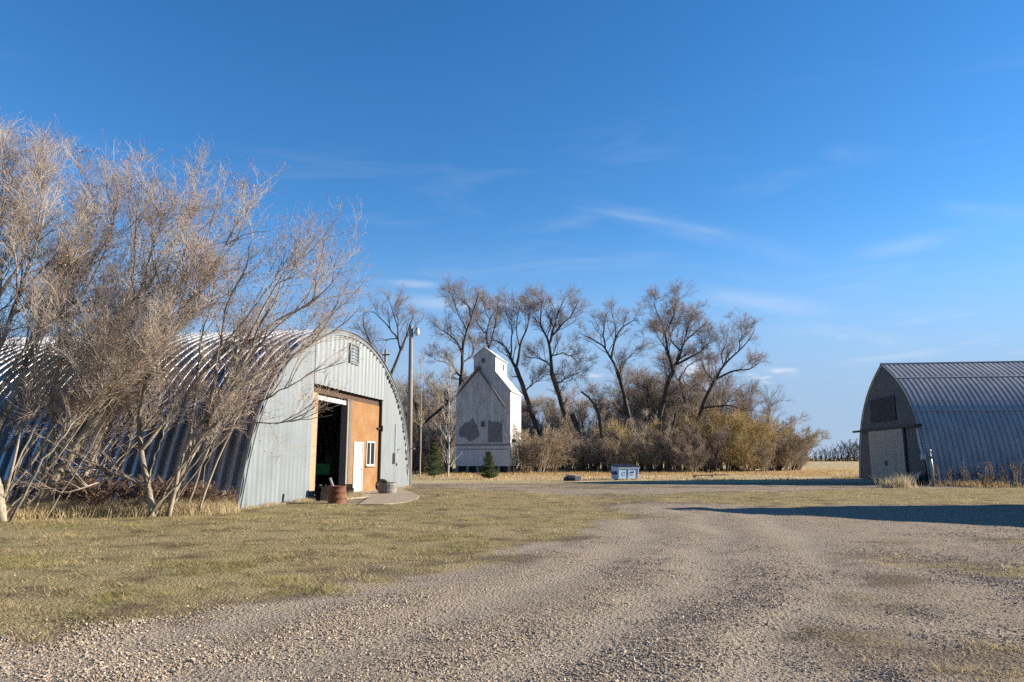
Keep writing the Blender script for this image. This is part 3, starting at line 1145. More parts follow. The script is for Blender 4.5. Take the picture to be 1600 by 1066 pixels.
MB().lathe([(0.02, -0.30), (0.10, -0.28), (0.15, -0.16), (0.155, -0.04), (0.13, 0.0)], 16, (dx + 0.34, 0, topz[2] - 0.27)).build('lamp_lens', M['lamp_glass'], lp, True)
MB().box((-0.02, -0.20, 2.0), (0.30, -0.10, 2.06)).build('bracket', M['white'], lp)
q = at(603, 546, 62)
up = thing('utility_pole', 'thin weathered pole with a short crossarm rising behind the left barn roof', 'utility pole', (q[0], q[1], 0))
MB().tube([(0, 0, -0.2), (0, 0, q[2])], [0.17, 0.12], 10).build('pole', M['pole_wood'], up, True)
MB().box((-0.28, -0.18, q[2] - 0.55), (0.36, -0.10, q[2] - 0.43)).build('crossarm', M['dark_wood'], up)
MB().lathe([(0.045, 0), (0.06, 0.03), (0.04, 0.06), (0.055, 0.09), (0.02, 0.13)], 10, (-0.2, -0.14, q[2] - 0.43)).build('insulator', M['lamp_glass'], up)
mb = MB()
mb.lathe([(0.045, 0), (0.06, 0.03), (0.04, 0.06), (0.055, 0.09), (0.02, 0.13)], 10, (0.28, -0.14, q[2] - 0.43))
mb.build('insulator', M['lamp_glass'], up)

# ------------------------------------------------------------------ right barn (pointed arch)
RB_A = np.array([25.88, 54.60])
RB_RZ = math.atan2(-0.9911, -0.1332)
rb = thing('gothic_arch_barn', 'dark grey pointed arch steel barn on the right with pale sliding doors', 'barn', (RB_A[0], RB_A[1], 0), RB_RZ)
RW = 12.04
half = [(0, 0), (0.22, 1.1), (0.50, 2.3), (0.95, 3.5), (1.70, 4.72), (2.95, 5.98), (4.45, 6.95), (6.02, 7.72)]
hp = smooth_prof(half, 26)
hp[-1] = (6.02, 7.72)
RP = np.concatenate([hp, np.stack([RW - hp[-2::-1, 0], hp[-2::-1, 1]], 1)])


def rb_top(x):
    return float(np.interp(x, RP[:, 0], RP[:, 1])) - 0.02


V, Fq = arch_shell(RP, -0.10, 34.0, 0.31, 0.075, prof=((0, 0), (0.14, 0), (0.30, 1), (0.86, 1)))
o = link_mesh('roof', V, Fq, M['arch_dark'], rb, False)
sm = o.modifiers.new('sheet', 'SOLIDIFY')
sm.thickness = 0.02
# overlap seams running along the roof
for fr in (0.61, 0.775):
    j = int(fr * len(RP))
    tgv = unit(RP[j + 1] - RP[j - 1])
    nrm = np.array([-tgv[1], tgv[0]])
    a = RP[j] + nrm * 0.082
    mb = MB()
    q0 = a - tgv * 0.045
    q1 = a + tgv * 0.045
    up_ = nrm * 0.03
    mb.add([(q0[0], -0.1, q0[1]), (q1[0], -0.1, q1[1]), (q1[0] + up_[0], -0.1, q1[1] + up_[1]), (q0[0] + up_[0], -0.1, q0[1] + up_[1]),
            (q0[0], 34, q0[1]), (q1[0], 34, q1[1]), (q1[0] + up_[0], 34, q1[1] + up_[1]), (q0[0] + up_[0], 34, q0[1] + up_[1])],
           [(0, 3, 2, 1), (4, 5, 6, 7), (0, 1, 5, 4), (1, 2, 6, 5), (2, 3, 7, 6), (3, 0, 4, 7)])
    mb.build('lap_seam', M['arch_dark'], rb)
mb = MB()
mb.tube([(6.02, -0.12, 7.78), (6.02, 34, 7.78)], 0.09, 8)
mb.build('ridge_cap', M['arch_dark'], rb)
mb = MB()
corr_wall(mb, 0.05, 2.6, 0.0, rb_top, 0.3, 0.02, 0.05, 2)
corr_wall(mb, 2.6, 9.2, 3.42, rb_top, 0.3, 0.02, 0.05, 2)
corr_wall(mb, 9.2, RW - 0.05, 0.0, rb_top, 0.3, 0.02, 0.05, 2)
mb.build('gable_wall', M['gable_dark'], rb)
mb = MB()
corr_wall(mb, 0.05, RW - 0.05, 0.0, rb_top, 0.3, 0.02, 33.9, 1, 1)
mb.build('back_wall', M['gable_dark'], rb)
mb = MB()
corr_wall(mb, 3.2, 7.7, 3.95, 5.55, 0.36, 0.06, 0.0, 1)
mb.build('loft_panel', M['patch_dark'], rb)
mb = MB()
mb.box((-0.45, -0.20, 3.38), (RW + 0.2 - 0.55, -0.06, 3.52))
for x in np.arange(0.4, 11.4, 1.4):
    mb.box((x, -0.06, 3.40), (x + 0.08, 0.04, 3.50))
mb.build('door_track', M['patch_dark'], rb)
for a, b in ((2.75, 5.80), (5.83, 8.85)):
    d_ = MB().box((a, -0.15, 0.05), (b, -0.09, 3.36)).build('sliding_door', M['door_pale'], rb, bevel=0.01)
    for z in (0.05, 1.72, 2.55):
        MB().box((a, -0.165, z), (b, -0.152, z + 0.05)).build('rail', M['door_pale'], d_)
    x = b - 0.14 if a < 4 else a + 0.1
    MB().box((x, -0.20, 1.0), (x + 0.04, -0.166, 1.35)).build('handle', M['black'], d_)
mb = MB()
mb.box((8.86, -0.13, 0.0), (9.08, 0.0, 3.37))
mb.build('door_edge', M['black'], rb)
mb = MB()
corr_wall(mb, 9.08, 11.55, 0.05, lambda x: min(3.38, rb_top(x)), 0.3, 0.02, -0.02, 1)
mb.build('side_panel', M['gable_dark'], rb)
# bracket + downspout at the near corner
mb = MB()
mb.box((RW - 0.95, -0.30, 3.30), (RW - 0.2, -0.20, 3.48))
mb.box((RW - 0.85, -0.36, 3.36), (RW - 0.70, 0.0, 3.46))
mb.build('track_end', M['black'], rb)


def rbw(s, y, z=0.0):
    e = np.array([math.cos(RB_RZ), math.sin(RB_RZ)])
    i = np.array([-e[1], e[0]])
    p = RB_A + e * s + i * y
    return (p[0], p[1], z)


mb = MB()
mb.tube([(RW - 0.75, -0.22, 3.25), (RW - 0.45, -0.26, 2.4), (RW - 0.12, -0.26, 1.55)], 0.06, 8)
mb.box((RW - 0.30, -0.34, 1.42), (RW + 0.02, -0.18, 1.72))
mb.build('corner_pipe', M['white'], rb)
ps = thing('metal_post', 'pale round metal post standing in weeds before the near corner of the right barn', 'post', (22.66, 39.6, 0))
MB().tube([(0, 0, -0.3), (0, 0, 1.0), (-0.07, 0, 1.85)], 0.065, 10).build('post', M['galv'], ps, True)
MB().lathe([(0.03, 0), (0.10, 0.01), (0.105, 0.10), (0.07, 0.15), (0.02, 0.16)], 12, (-0.07, 0, 1.82)).build('cap', M['galv'], ps, True)
MB().box((-0.16, -0.09, 1.50), (0.10, 0.09, 1.60)).build('clamp', M['dark_wood'], ps, bevel=0.01)
# leaning sheet of steel
sh = thing('steel_sheet', 'loose pale steel sheet leaning at the near corner of the right barn', 'metal sheet', rbw(9.2, -0.5, 0.0), RB_RZ)
mb = MB()
mb.add([(0, 0, 0), (2.5, -0.25, 0), (2.7, 0.05, 0.72), (0.0, 0.2, 0.30), (0, 0.02, 0), (2.5, -0.23, 0), (2.7, 0.07, 0.72), (0.0, 0.22, 0.30)],
       [(0, 1, 2, 3), (7, 6, 5, 4), (0, 4, 5, 1), (1, 5, 6, 2), (2, 6, 7, 3), (3, 7, 4, 0)])
mb.build('sheet', M['galv'], sh)
MB().tube([(0.0, 0.0, 0.30), (2.7, -0.17, 0.73)], 0.03, 6).build('rolled_edge', M['galv'], sh)
# concrete apron
ap = MB()
q = [rbw(1.0, -0.1), rbw(9.2, -0.1), rbw(9.0, -4.5), rbw(2.0, -4.5)]
ap.add([(p[0], p[1], -0.1) for p in q] + [(p[0], p[1], 0.012) for p in q], [(3, 2, 1, 0), (4, 5, 6, 7), (0, 1, 5, 4), (1, 2, 6, 5), (2, 3, 7, 6), (3, 0, 4, 7)])
tag(ap.build('door_apron', M['concrete']), kind='structure')

# shed standing just right of the view; it throws the long near shadow
SHZ, SHE = 5.9, 3.2
c0 = np.array([21.6, 25.03])
msh = thing('machine_shed', 'lean-to machine shed standing right of the yard, casting the long near shadow', 'shed', (c0[0], c0[1], 0), SUN_AZ)
mb = MB()
prof = [(-9.0, 0), (-9.0, SHE), (0, SHZ), (0, 0)]
mb.add([(0, y, z) for y, z in prof] + [(26, y, z) for y, z in prof], [(0, 1, 2, 3), (7, 6, 5, 4), (0, 4, 5, 1), (2, 6, 7, 3), (0, 3, 7, 4)])
mb.build('wall', M['gable_dark'], msh)
mb = MB()
mb.add([(-0.0, -9.1, SHE), (26.2, -9.1, SHE), (26.2, 0.0, SHZ + 0.03), (-0.0, 0.0, SHZ + 0.03), (-0.0, -9.1, SHE + 0.08), (26.2, -9.1, SHE + 0.08), (26.2, 0.0, SHZ + 0.11), (-0.0, 0.0, SHZ + 0.11)],
       [(3, 2, 1, 0), (4, 5, 6, 7), (0, 1, 5, 4), (1, 2, 6, 5), (2, 3, 7, 6), (3, 0, 4, 7)])
mb.build('roof', M['arch_dark'], msh)
MB().box((-0.06, -6.4, 0.02), (-0.005, -2.2, 3.4)).build('door', M['door_pale'], msh)

# ------------------------------------------------------------------ grain elevator
EA = math.radians(12)
er = at(797.5, 740, 70.0)
EW, EDP = 5.45, 5.2
e_ = np.array([math.cos(EA), -math.sin(EA)])
el0 = er[:2] - e_ * EW
el = thing('grain_elevator', 'tall weathered white wooden grain elevator with a cupola before the bare trees', 'grain elevator', (el0[0], el0[1], 0), -EA)


def ez(v, D=70.5):
    return HCAM + (716.5 - v) / FPX * D


EB, EE = 0.75, ez(612)                 # underside and eave height
CW0, CW1 = 1.75, 3.95                  # cupola span
CB, CE, CT = ez(583), ez(557.5), ez(543.5)
seam = ez(638)


def el_top(x):
    if x < CW0:
        return EE + (CB - EE) * x / CW0
    if x > CW1:
        return EE + (CB - EE) * (EW - x) / (EW - CW1)
    return CB


mb = MB()
BAND = ez(697.5)
corr_wall(mb, 0, CW0, BAND + 0.14, el_top, 0.2, 0.02, 0, 1)
corr_wall(mb, CW0, CW1, BAND + 0.14, CB, 0.2, 0.02, 0, 1)
corr_wall(mb, CW1, EW, BAND + 0.14, el_top, 0.2, 0.02, 0, 1)
# sides and back
V_ = [(0, 0.0, EB), (0, EDP, EB), (0, EDP, EE), (0, 0, EE)]
mb.add(V_, [(0, 1, 2, 3)][::1])
mb.add([(0, EDP, EB), (EW, EDP, EB), (EW, EDP, EE), (CW1, EDP, CB), (CW0, EDP, CB), (0, EDP, EE)], [(0, 1, 2, 3, 4, 5)])
mb.build('wall', M['elev'], el)
mb = MB()
X, O = corr_axis(0, EDP, 0.2, 0.02)
n = len(X)
mb.add([(EW + o, x, EB) for x, o in zip(X, O)] + [(EW + o, x, EE) for x, o in zip(X, O)], [(i, i + 1, n + i + 1, n + i) for i in range(n - 1)])
mb.build('side_wall', M['elev'], el)
MB().box((0.0, -0.05, EB), (EW - 0.03, 0.02, BAND)).build('lower_panel', M['elev_low'], el)
MB().box((0.0, -0.10, BAND + 0.0), (EW - 0.02, 0.0, BAND + 0.135)).build('ledge', M['grey_wood'], el)
MB().box((0.3, -0.075, BAND - 0.38), (EW - 0.2, -0.051, BAND - 0.30)).build('lower_ledge', M['grey_wood'], el)
MB().box((0.02, -0.035, seam - 0.05), (EW - 0.02, -0.024, seam + 0.05)).build('seam_board', M['elev_low'], el)
# roof slopes
mb = MB()
for sx0, sx1, z0, z1 in ((-0.12, CW0, EE - 0.12 * (CB - EE) / CW0, CB), (EW + 0.12, CW1, EE - 0.12 * (CB - EE) / (EW - CW1), CB)):
    mb.add([(sx0, -0.12, z0), (sx1, -0.12, z1), (sx1, EDP + 0.12, z1), (sx0, EDP + 0.12, z0), (sx0, -0.12, z0 + 0.07), (sx1, -0.12, z1 + 0.07), (sx1, EDP + 0.12, z1 + 0.07), (sx0, EDP + 0.12, z0 + 0.07)],
           [(3, 2, 1, 0), (4, 5, 6, 7), (0, 1, 5, 4), (1, 2, 6, 5), (2, 3, 7, 6), (3, 0, 4, 7)])
mb.build('roof', M['elev'], el)
# cupola
mb = MB()
cxm = (CW0 + CW1) / 2


def cu_top(x):
    return CT - (CT - CE) * abs(x - cxm) / (cxm - CW0)


corr_wall(mb, CW0, cxm, CB, cu_top, 0.2, 0.018, -0.004, 1)
corr_wall(mb, cxm, CW1, CB, cu_top, 0.2, 0.018, -0.004, 1)
for xx in (CW0, CW1):
    mb.add([(xx, 0, CB), (xx, EDP, CB), (xx, EDP, CE), (xx, 0, CE)], [(0, 1, 2, 3)])
mb.add([(CW0, EDP, CB), (CW1, EDP, CB), (CW1, EDP, CE), (cxm, EDP, CT), (CW0, EDP, CE)], [(0, 1, 2, 3, 4)])
cu = mb.build('cupola', M['elev'], el)
mb = MB()
for s_ in (-1, 1):
    xo = cxm + s_ * (cxm - CW0 + 0.12)
    zo = CE - 0.12 * (CT - CE) / (cxm - CW0)
    mb.add([(xo, -0.14, zo), (cxm, -0.14, CT), (cxm, EDP + 0.14, CT), (xo, EDP + 0.14, zo), (xo, -0.14, zo + 0.06), (cxm, -0.14, CT + 0.06), (cxm, EDP + 0.14, CT + 0.06), (xo, EDP + 0.14, zo + 0.06)],
           [(3, 2, 1, 0), (4, 5, 6, 7), (0, 1, 5, 4), (1, 2, 6, 5), (2, 3, 7, 6), (3, 0, 4, 7)])
mb.build('roof', M['elev'], cu)


def win(x0, x1, z0, z1, par, y=-0.03):
    w_ = MB().box((x0, y - 0.01, z0), (x1, y, z1)).build('window', M['glass'], par)
    f_ = MB()
    t_ = 0.06
    f_.box((x0 - t_, y - 0.03, z0 - t_), (x0, y + 0.005, z1 + t_))
    f_.box((x1, y - 0.03, z0 - t_), (x1 + t_, y + 0.005, z1 + t_))
    f_.box((x0, y - 0.03, z1), (x1, y + 0.005, z1 + t_))
    f_.box((x0, y - 0.03, z0 - t_), (x1, y + 0.005, z0))
    f_.build('frame', M['elev_low'], w_)
    return w_


EPX = 62.5 / 1000                       # metres for one photo pixel on the front
win((752 - 711.5) * EPX, (758.5 - 711.5) * EPX, ez(568.5), ez(561), cu)
win((752 - 711.5) * EPX, (758.5 - 711.5) * EPX, ez(668.5), ez(660), el)
w_ = MB().box((EW - 1.5 + 0.0, 0, 0), (EW - 1.499, 0.01, 0.01))
mb = MB()
mb.box((CW1 + 0.002, 3.4, CB + 0.55), (CW1 + 0.03, 3.85, CB + 1.15))
mb.build('side_hatch', M['black'], el)
# patches where the outer siding has torn away
M['torn'] = m_plain('bare_grey_boards', (0.15, 0.145, 0.14), (0.24, 0.235, 0.23), 2.2, 0.9, 0, (5, 5, 1.3), 0.4)
t_ = [((763.5, 692), (786.5, 692), (786.5, 660), (763.5, 659))]


def patch(name, pix, mat, y0, y1):
    MB().prism([((u - 711.5) * EPX, ez(v)) for u, v in pix], y0, y1).build(name, mat, el)


patch('bare_boards', ((763.5, 692), (786, 692), (785.5, 664), (778, 660.5), (771, 661), (763.5, 658.5)), M['torn'], -0.042, -0.03)
patch('bare_boards', ((716, 680), (719, 684), (727, 684.5), (735, 691), (750, 683), (749.5, 677), (746, 671), (747, 667), (741.5, 663), (739.5, 654.5), (736, 657), (733, 661.5), (727, 661), (722, 667), (717, 671)), M['torn'], -0.042, -0.03)
patch('bent_sheet', ((786.3, 684), (793.5, 683.5), (790.5, 672), (788, 662), (786.3, 659)), M['elev'], -0.16, -0.05)
# plinth, posts
mb = MB()
for x in np.linspace(0.15, EW - 0.15, 6):
    for y in (0.15, EDP - 0.15):
        MB().box((x - 0.13, y - 0.13, -0.2), (x + 0.13, y + 0.13, EB - 0.002)).build('footing', M['grey_wood'], el)
MB().box((0.2, 0.45, -0.2), (EW - 0.4, EDP - 0.4, EB - 0.01)).build('crawl_space', M['black'], el)
# stained lower part of the side wall
mb = MB()
mb.box((EW + 0.025, 1.6, EB + 0.1), (EW + 0.06, 4.6, 3.1))
mb.box((EW + 0.025, 1.3, 3.1), (EW + 0.22, 4.8, 3.22))
mb.build('side_board', M['grey_wood'], el)
MB().box((EW + 0.02, 0.6, 3.05), (EW + 0.3, 1.1, 3.3)).build('side_box', M['black'], el)


# spouts
def elp(u, v, yl):
    """front pixel -> local point of the elevator at local depth yl"""
    return ((u - 711.5) * EPX, yl, ez(v))


MB().tube([elp(748.5, 578.5, -0.25), elp(772, 610, -0.5), elp(792.7, 639.5, -0.8)], 0.10, 8).build('spout', M['dark_wood'], el)
MB().tube([elp(747, 578.5, -0.25), elp(741, 589, -0.5), elp(727, 608, -1.1), elp(711, 629, -1.6)], 0.10, 8).build('spout', M['rust'], el)
MB().tube([elp(711.2, 628.5, -1.62), elp(690, 648, -2.2), elp(670, 666, -2.6)], 0.13, 8).build('spout', M['black'], el)
mb = MB()
a = elp(747.7, 576.5, -0.2)
mb.box((a[0] - 0.2, -0.4, a[2] - 0.15), (a[0] + 0.22, 0.0, a[2] + 0.15))
mb.build('spout_head', M['dark_wood'], el)
MB().tube([elp(670, 664.5, -2.6), elp(669, 669, -2.65)], 0.15, 8).build('spout_end', M['dark_wood'], el)

# ------------------------------------------------------------------ skip bin, junk, planks
bp = gpx(967.0, 750.2)
db = thing('skip_bin', 'faded blue steel waste bin with a black ribbed lid at the shadow edge', 'waste bin', (bp[0], bp[1], 0), math.radians(22))
BW, BD, BH = 1.62, 1.0, 0.88
mb = MB()
V_ = [(0, 0.10, 0.06), (BW, 0.10, 0.06), (BW, BD, 0.06), (0, BD, 0.06), (-0.02, 0, BH), (BW + 0.02, 0, BH), (BW + 0.02, BD, BH + 0.12), (-0.02, BD, BH + 0.12)]
mb.add(V_, [(3, 2, 1, 0), (4, 5, 6, 7), (0, 1, 5, 4), (1, 2, 6, 5), (2, 3, 7, 6), (3, 0, 4, 7)])
mb.build('body', M['blue_bin'], db, bevel=0.01)
mb = MB()
mb.box((-0.06, -0.06, BH - 0.09), (BW + 0.06, -0.005, BH - 0.01))
for x in (0.02, BW / 2 - 0.03, BW - 0.08):
    mb.add([(x, 0.07, 0.07), (x + 0.06, 0.07, 0.07), (x + 0.06, -0.03, BH - 0.1), (x, -0.03, BH - 0.1), (x, 0.11, 0.07), (x + 0.06, 0.11, 0.07), (x + 0.06, 0.03, BH - 0.1), (x, 0.03, BH - 0.1)],
           [(0, 1, 2, 3), (7, 6, 5, 4), (0, 4, 5, 1), (1, 5, 6, 2), (2, 6, 7, 3), (3, 7, 4, 0)])
mb.build('rim', M['blue_bin'], db)
mb = MB()
X, O = corr_axis(-0.08, BW + 0.08, 0.19, 0.05)
n = len(X)
vv = [(x, -0.08, BH + 0.005 + o) for x, o in zip(X, O)] + [(x, BD + 0.05, BH + 0.16 + o) for x, o in zip(X, O)] + [(x, -0.08, BH - 0.02) for x in X] + [(x, BD + 0.05, BH + 0.13) for x in X]
ff = []
for i in range(n - 1):
    ff += [(i, i + 1, n + i + 1, n + i), (2 * n + i, 3 * n + i, 3 * n + i + 1, 2 * n + i + 1), (i, 2 * n + i, 2 * n + i + 1, i + 1), (n + i, n + i + 1, 3 * n + i + 1, 3 * n + i)]
mb.add(vv, ff)
mb.build('lid', M['lid'], db)
for x in (-0.14, BW + 0.025):
    MB().box((x, 0.22, 0.38), (x + 0.115, 0.80, 0.58)).build('fork_pocket', M['blue_dark'], db, bevel=0.008)
for x in (0.1, BW - 0.25):
    MB().box((x, 0.15, -0.03), (x + 0.15, BD - 0.1, 0.058)).build('skid', M['blue_dark'], db)
# round pale mark and dark emblem on the front
mb = MB()


def on_front(x, z, off=0.012):
    t_ = (z - 0.06) / (BH - 0.06)
    return (x, 0.10 - 0.10 * t_ - off, z)


for i in range(14):
    a0, a1 = 2 * PI * i / 16 + 0.3, 2 * PI * (i + 1) / 16 + 0.3
    q_ = [on_front(0.42 + 0.15 * r * math.cos(a) * 1.1, 0.42 + 0.13 * r * math.sin(a)) for r, a in ((1, a0), (1, a1), (0.78, a1), (0.78, a0))]
    mb.add(q_, [(3, 2, 1, 0)])
mb.build('round_mark', M['blue_dark'], db)
mb = MB()
for poly in (((0.90, 0.46), (0.98, 0.56), (1.10, 0.60), (1.06, 0.50), (1.0, 0.44)), ((1.09, 0.52), (1.16, 0.61), (1.27, 0.58), (1.24, 0.48), (1.14, 0.44)),
             ((0.88, 0.36), (1.24, 0.36), (1.24, 0.32), (0.88, 0.32))):
    q_ = [on_front(x, z) for x, z in poly]
    mb.add(q_, [tuple(range(len(q_)))])
mb.build('emblem', M['blue_dark'], db)

bp = gpx(881.5, 751.8)
jk = thing('scrap_box', 'low black and white scrap bin lying on the far grass edge', 'scrap box', (bp[0], bp[1], 0), 0.05)
MB().prism([(0, 0.02), (0.72, 0.02), (0.72, 0.34), (0.38, 0.36), (0.06, 0.18)], 0, 0.7).build('black_box', M['black'], jk, bevel=0.02)
MB().box((0.725, -0.02, 0.02), (1.16, 0.66, 0.33)).build('white_box', M['white'], jk, bevel=0.02)
MB().prism([(0.02, 0.20), (0.36, 0.385), (0.74, 0.365), (0.74, 0.395), (0.35, 0.42), (0.0, 0.23)], -0.03, 0.72).build('cover', M['white'], jk)
mb = MB()
MB().box((0.30, -0.012, 0.22), (0.48, -0.001, 0.30)).build('opening', M['galv'], jk)
mb.box((0.52, -0.012, 0.22), (0.68, -0.001, 0.30))
mb.build('opening', M['galv'], jk)
for (u, v, L, rz_, lab) in ((1098, 746, 1.5, 0.05, 'pale grey plank lying in dry grass right of the blue bin'), (1122, 745, 1.3, -0.18, 'broken plank end lying in dry grass farthest right of the blue bin')):
    bp = gpx(u, v)
    pk = thing('plank', lab, 'plank', (bp[0], bp[1], 0.12), rz_)
    MB().box((-L / 2, -0.1, 0), (L / 2, 0.1, 0.07)).build('board', M['grey_wood'], pk, bevel=0.01)
    MB().box((-L / 2 + 0.1, -0.4, -0.14), (-L / 2 + 0.22, 0.4, -0.002)).build('cross_board', M['grey_wood'], pk)


# ------------------------------------------------------------------ trees
def px_line(pixels, y0, dys=None):
    out = []
    for i, p in enumerate(pixels):
        dy = p[2] if len(p) > 2 else 0
        out.append(at(p[0], p[1], y0 + dy))
    return np.array(out)


def split_parts(root, groups, bark, twig, origin):
    """groups: list of (P,R,sides,is_trunk)"""
    tr, cr = [], []
    for P, R, s, big in groups:
        V_, F_ = tubes(P - origin, R, s)
        (tr if big else cr).append((V_, F_))
    V_, F_ = merge(tr)
    link_mesh('trunk', V_, F_, bark, root, True)
    if cr:
        V_, F_ = merge(cr)
        link_mesh('crown', V_, F_, twig, root, True)


def cottonwood(name, label, y0, base_px, lines, r0, seed, dens=1.0, group='tall bare trees behind the elevator', bark='bark_dark', twig='twig_rosy', fine=0.0105):
    g = np.random.default_rng(seed)
    b = gpx(base_px[0], base_px[1]) if False else at(base_px[0], 716.5 + HCAM * FPX / y0, y0)
    root = thing(name, label, 'tree', (b[0], b[1], 0), 0, group)
    org = np.array([b[0], b[1], 0.0])
    LP_, LR_ = [], []
    trunk_end = None
    for li, (pix, ra, rb_) in enumerate(lines):
        pts = px_line(pix, y0)
        if li == 0:
            pts = np.concatenate([[org + np.array([0, 0, -0.3])], pts])
        # depth wander so limbs leave the plane
        w = np.cumsum(g.normal(0, 0.55, len(pts)))
        pts[:, 1] += (w - w[0]) * (1 if li else 0.3)
        if li:
            # start on the nearest point of what is already there
            allp = np.concatenate(LP_)
            j = np.argmin(np.linalg.norm((allp - pts[0])[:, [0, 2]], axis=1))
            sh = allp[j] - pts[0]
            k_ = np.linspace(1, 0, len(pts))[:, None]
            pts = pts + sh * np.array([[0, 1, 0]]) + sh * np.array([[1, 0, 1]]) * k_ ** 2
        P, R = resample(pts, 14, ra * 0.68, rb_ * 0.8, 0.06, g)
        LP_.append(P)
        LR_.append(R)
    P0, R0 = np.stack(LP_), np.stack(LR_)
    grp = [(P0, R0, 8, True)]
    tm = np.array([0.55 if i == 0 else 0.15 for i in range(len(LP_))])
    Pm, Rm = P0, R0
    A, AR = spawn(Pm[1:] if len(Pm) > 1 else Pm, Rm[1:] if len(Pm) > 1 else Rm, int(11 * dens), 2.0, 4.4, 25, 60, 7, 0.12, 1.0, 0.30, 0.16, 0.03, 0.42, 0.016, 0.35, g)
    A0, AR0 = spawn(Pm[:1], Rm[:1], int(7 * dens), 1.2, 3.6, 40, 80, 7, 0.55, 1.0, 0.15, 0.2, 0.02, 0.3, 0.016, 0.35, g)
    A, AR = np.concatenate([A, A0]), np.concatenate([AR, AR0])
    grp.append((A, AR, 5, True))
    B, BR = spawn(A, AR, int(9 * dens), 0.9, 2.2, 25, 60, 5, 0.15, 1.0, 0.22, 0.18, 0.04, 0.45, 0.010, 0.45, g)
    grp.append((B, BR, 4, False))
    C, CR = spawn(B, BR, 7, 0.45, 1.1, 25, 60, 4, 0.1, 1.0, 0.18, 0.18, 0.03, 0.6, fine * 0.75, 0.5, g)
    grp.append((C, CR, 3, False))
    D, DR = spawn(C, CR, 2, 0.25, 0.6, 25, 60, 3, 0.2, 1.0, 0.1, 0.15, 0.0, 0.7, fine * 0.62, 0.6, g)
    grp.append((D, DR, 3, False))
    split_parts(root, grp, M[bark], M[twig], org)
    return root


cottonwood('cottonwood', 'bare tree forking above the left barn roof near the lamp pole', 76, (606, 740),
           [([(607, 700), (606, 640), (606, 596)], 0.42, 0.30),
            ([(606, 600), (618, 568), (628.8, 537), (638, 510), (643, 492)], 0.28, 0.05),
            ([(624, 549), (617.5, 528), (604.4, 509), (591, 492), (578, 482)], 0.17, 0.04),
            ([(618, 529), (619, 512), (614, 490), (606, 464)], 0.12, 0.03),
            ([(605, 600), (597, 567), (582, 545), (570.6, 517), (569, 494)], 0.24, 0.04),
            ([(617, 528), (600, 530), (580, 533)], 0.10, 0.03),
            ([(604, 509), (604, 490), (600, 470)], 0.08, 0.03)], 0.42, 11, 0.62)
cottonwood('cottonwood', 'tall bare tree rising directly behind the left roof slope of the elevator', 92, (724, 738),
           [([(722, 690), (719, 640), (720, 590)], 0.46, 0.36),
            ([(720, 592), (723, 548), (730, 520), (736, 500), (748, 459)], 0.33, 0.05),
            ([(722, 552), (713, 535), (705, 528), (685, 513)], 0.22, 0.05),
            ([(736, 503), (733, 480), (708, 460)], 0.14, 0.04),
            ([(720, 590), (704, 568), (678, 561)], 0.16, 0.04),
            ([(722, 570), (740, 555), (738, 535), (728, 520)], 0.15, 0.04),
            ([(730, 520), (717, 495), (706, 462)], 0.13, 0.04)], 0.46, 12, 0.95)
cottonwood('cottonwood', 'bare tree directly behind the elevator cupola, tips spreading right', 96, (770, 738),
           [([(770, 690), (768, 620), (765, 570)], 0.38, 0.30),
            ([(765, 572), (764, 545), (758, 523), (767.6, 494), (783.5, 473)], 0.28, 0.04),
            ([(759, 525), (748, 510), (742, 497)], 0.14, 0.04),
            ([(764, 545), (773, 520), (778, 490), (776, 465)], 0.15, 0.04),
            ([(766, 500), (757, 480), (752, 462)], 0.10, 0.03)], 0.38, 13, 0.95)
cottonwood('cottonwood', 'bare tree leaning left just right of the elevator, dark trunk crossing the sky', 84, (846, 738),
           [([(843, 700), (834.6, 660), (822, 618.6), (806, 577)], 0.44, 0.32),
            ([(807, 580), (796, 555), (788, 542), (780, 535), (772, 531)], 0.28, 0.05),
            ([(807, 577), (811, 560), (815.4, 532.5), (826, 507), (828, 478)], 0.24, 0.04),
            ([(798, 557), (802, 520), (797, 505), (790, 488)], 0.16, 0.04),
            ([(820, 612), (834, 600), (850, 590)], 0.12, 0.05),
            ([(814, 545), (806, 515), (812, 480)], 0.12, 0.03)], 0.44, 14, 0.85)
cottonwood('cottonwood', 'tallest bare tree midway between the elevator and the blue bin, leaning left', 84, (907, 738),
           [([(903, 715), (895, 689), (879, 631), (863, 583.5)], 0.50, 0.36),
            ([(864, 585), (861, 560), (860, 532), (850, 515), (844, 508), (847, 468)], 0.32, 0.05),
            ([(860, 534), (866, 512), (870, 497), (882, 465)], 0.24, 0.04),
            ([(862, 524), (880, 505), (897, 488), (905, 470)], 0.20, 0.04),
            ([(868, 592), (876, 596), (888, 590), (903, 584)], 0.14, 0.05),
            ([(862, 570), (850, 560), (825, 556)], 0.16, 0.05),
            ([(846, 508), (834, 498), (830, 480)], 0.10, 0.03),
            ([(862, 560), (880, 552), (905, 565)], 0.12, 0.04)], 0.50, 15, 0.95)
cottonwood('cottonwood', 'bare tree with a flat left limb standing left of the blue bin', 86, (992, 738),
           [([(990, 690), (979.6, 628), (970, 596), (965, 580)], 0.40, 0.30),
            ([(965, 582), (955.7, 558), (946, 539), (924, 526), (904, 518)], 0.26, 0.04),
            ([(956, 560), (960, 536), (968.4, 513), (984, 503), (997, 496)], 0.22, 0.04),
            ([(948, 541), (944, 515), (952, 484)], 0.16, 0.04),
            ([(966, 582), (972, 570), (990, 552), (998, 540)], 0.12, 0.04),
            ([(962, 530), (966, 505), (958, 484)], 0.12, 0.03),
            ([(970, 598), (966, 572)], 0.13, 0.09)], 0.40, 16, 0.72)
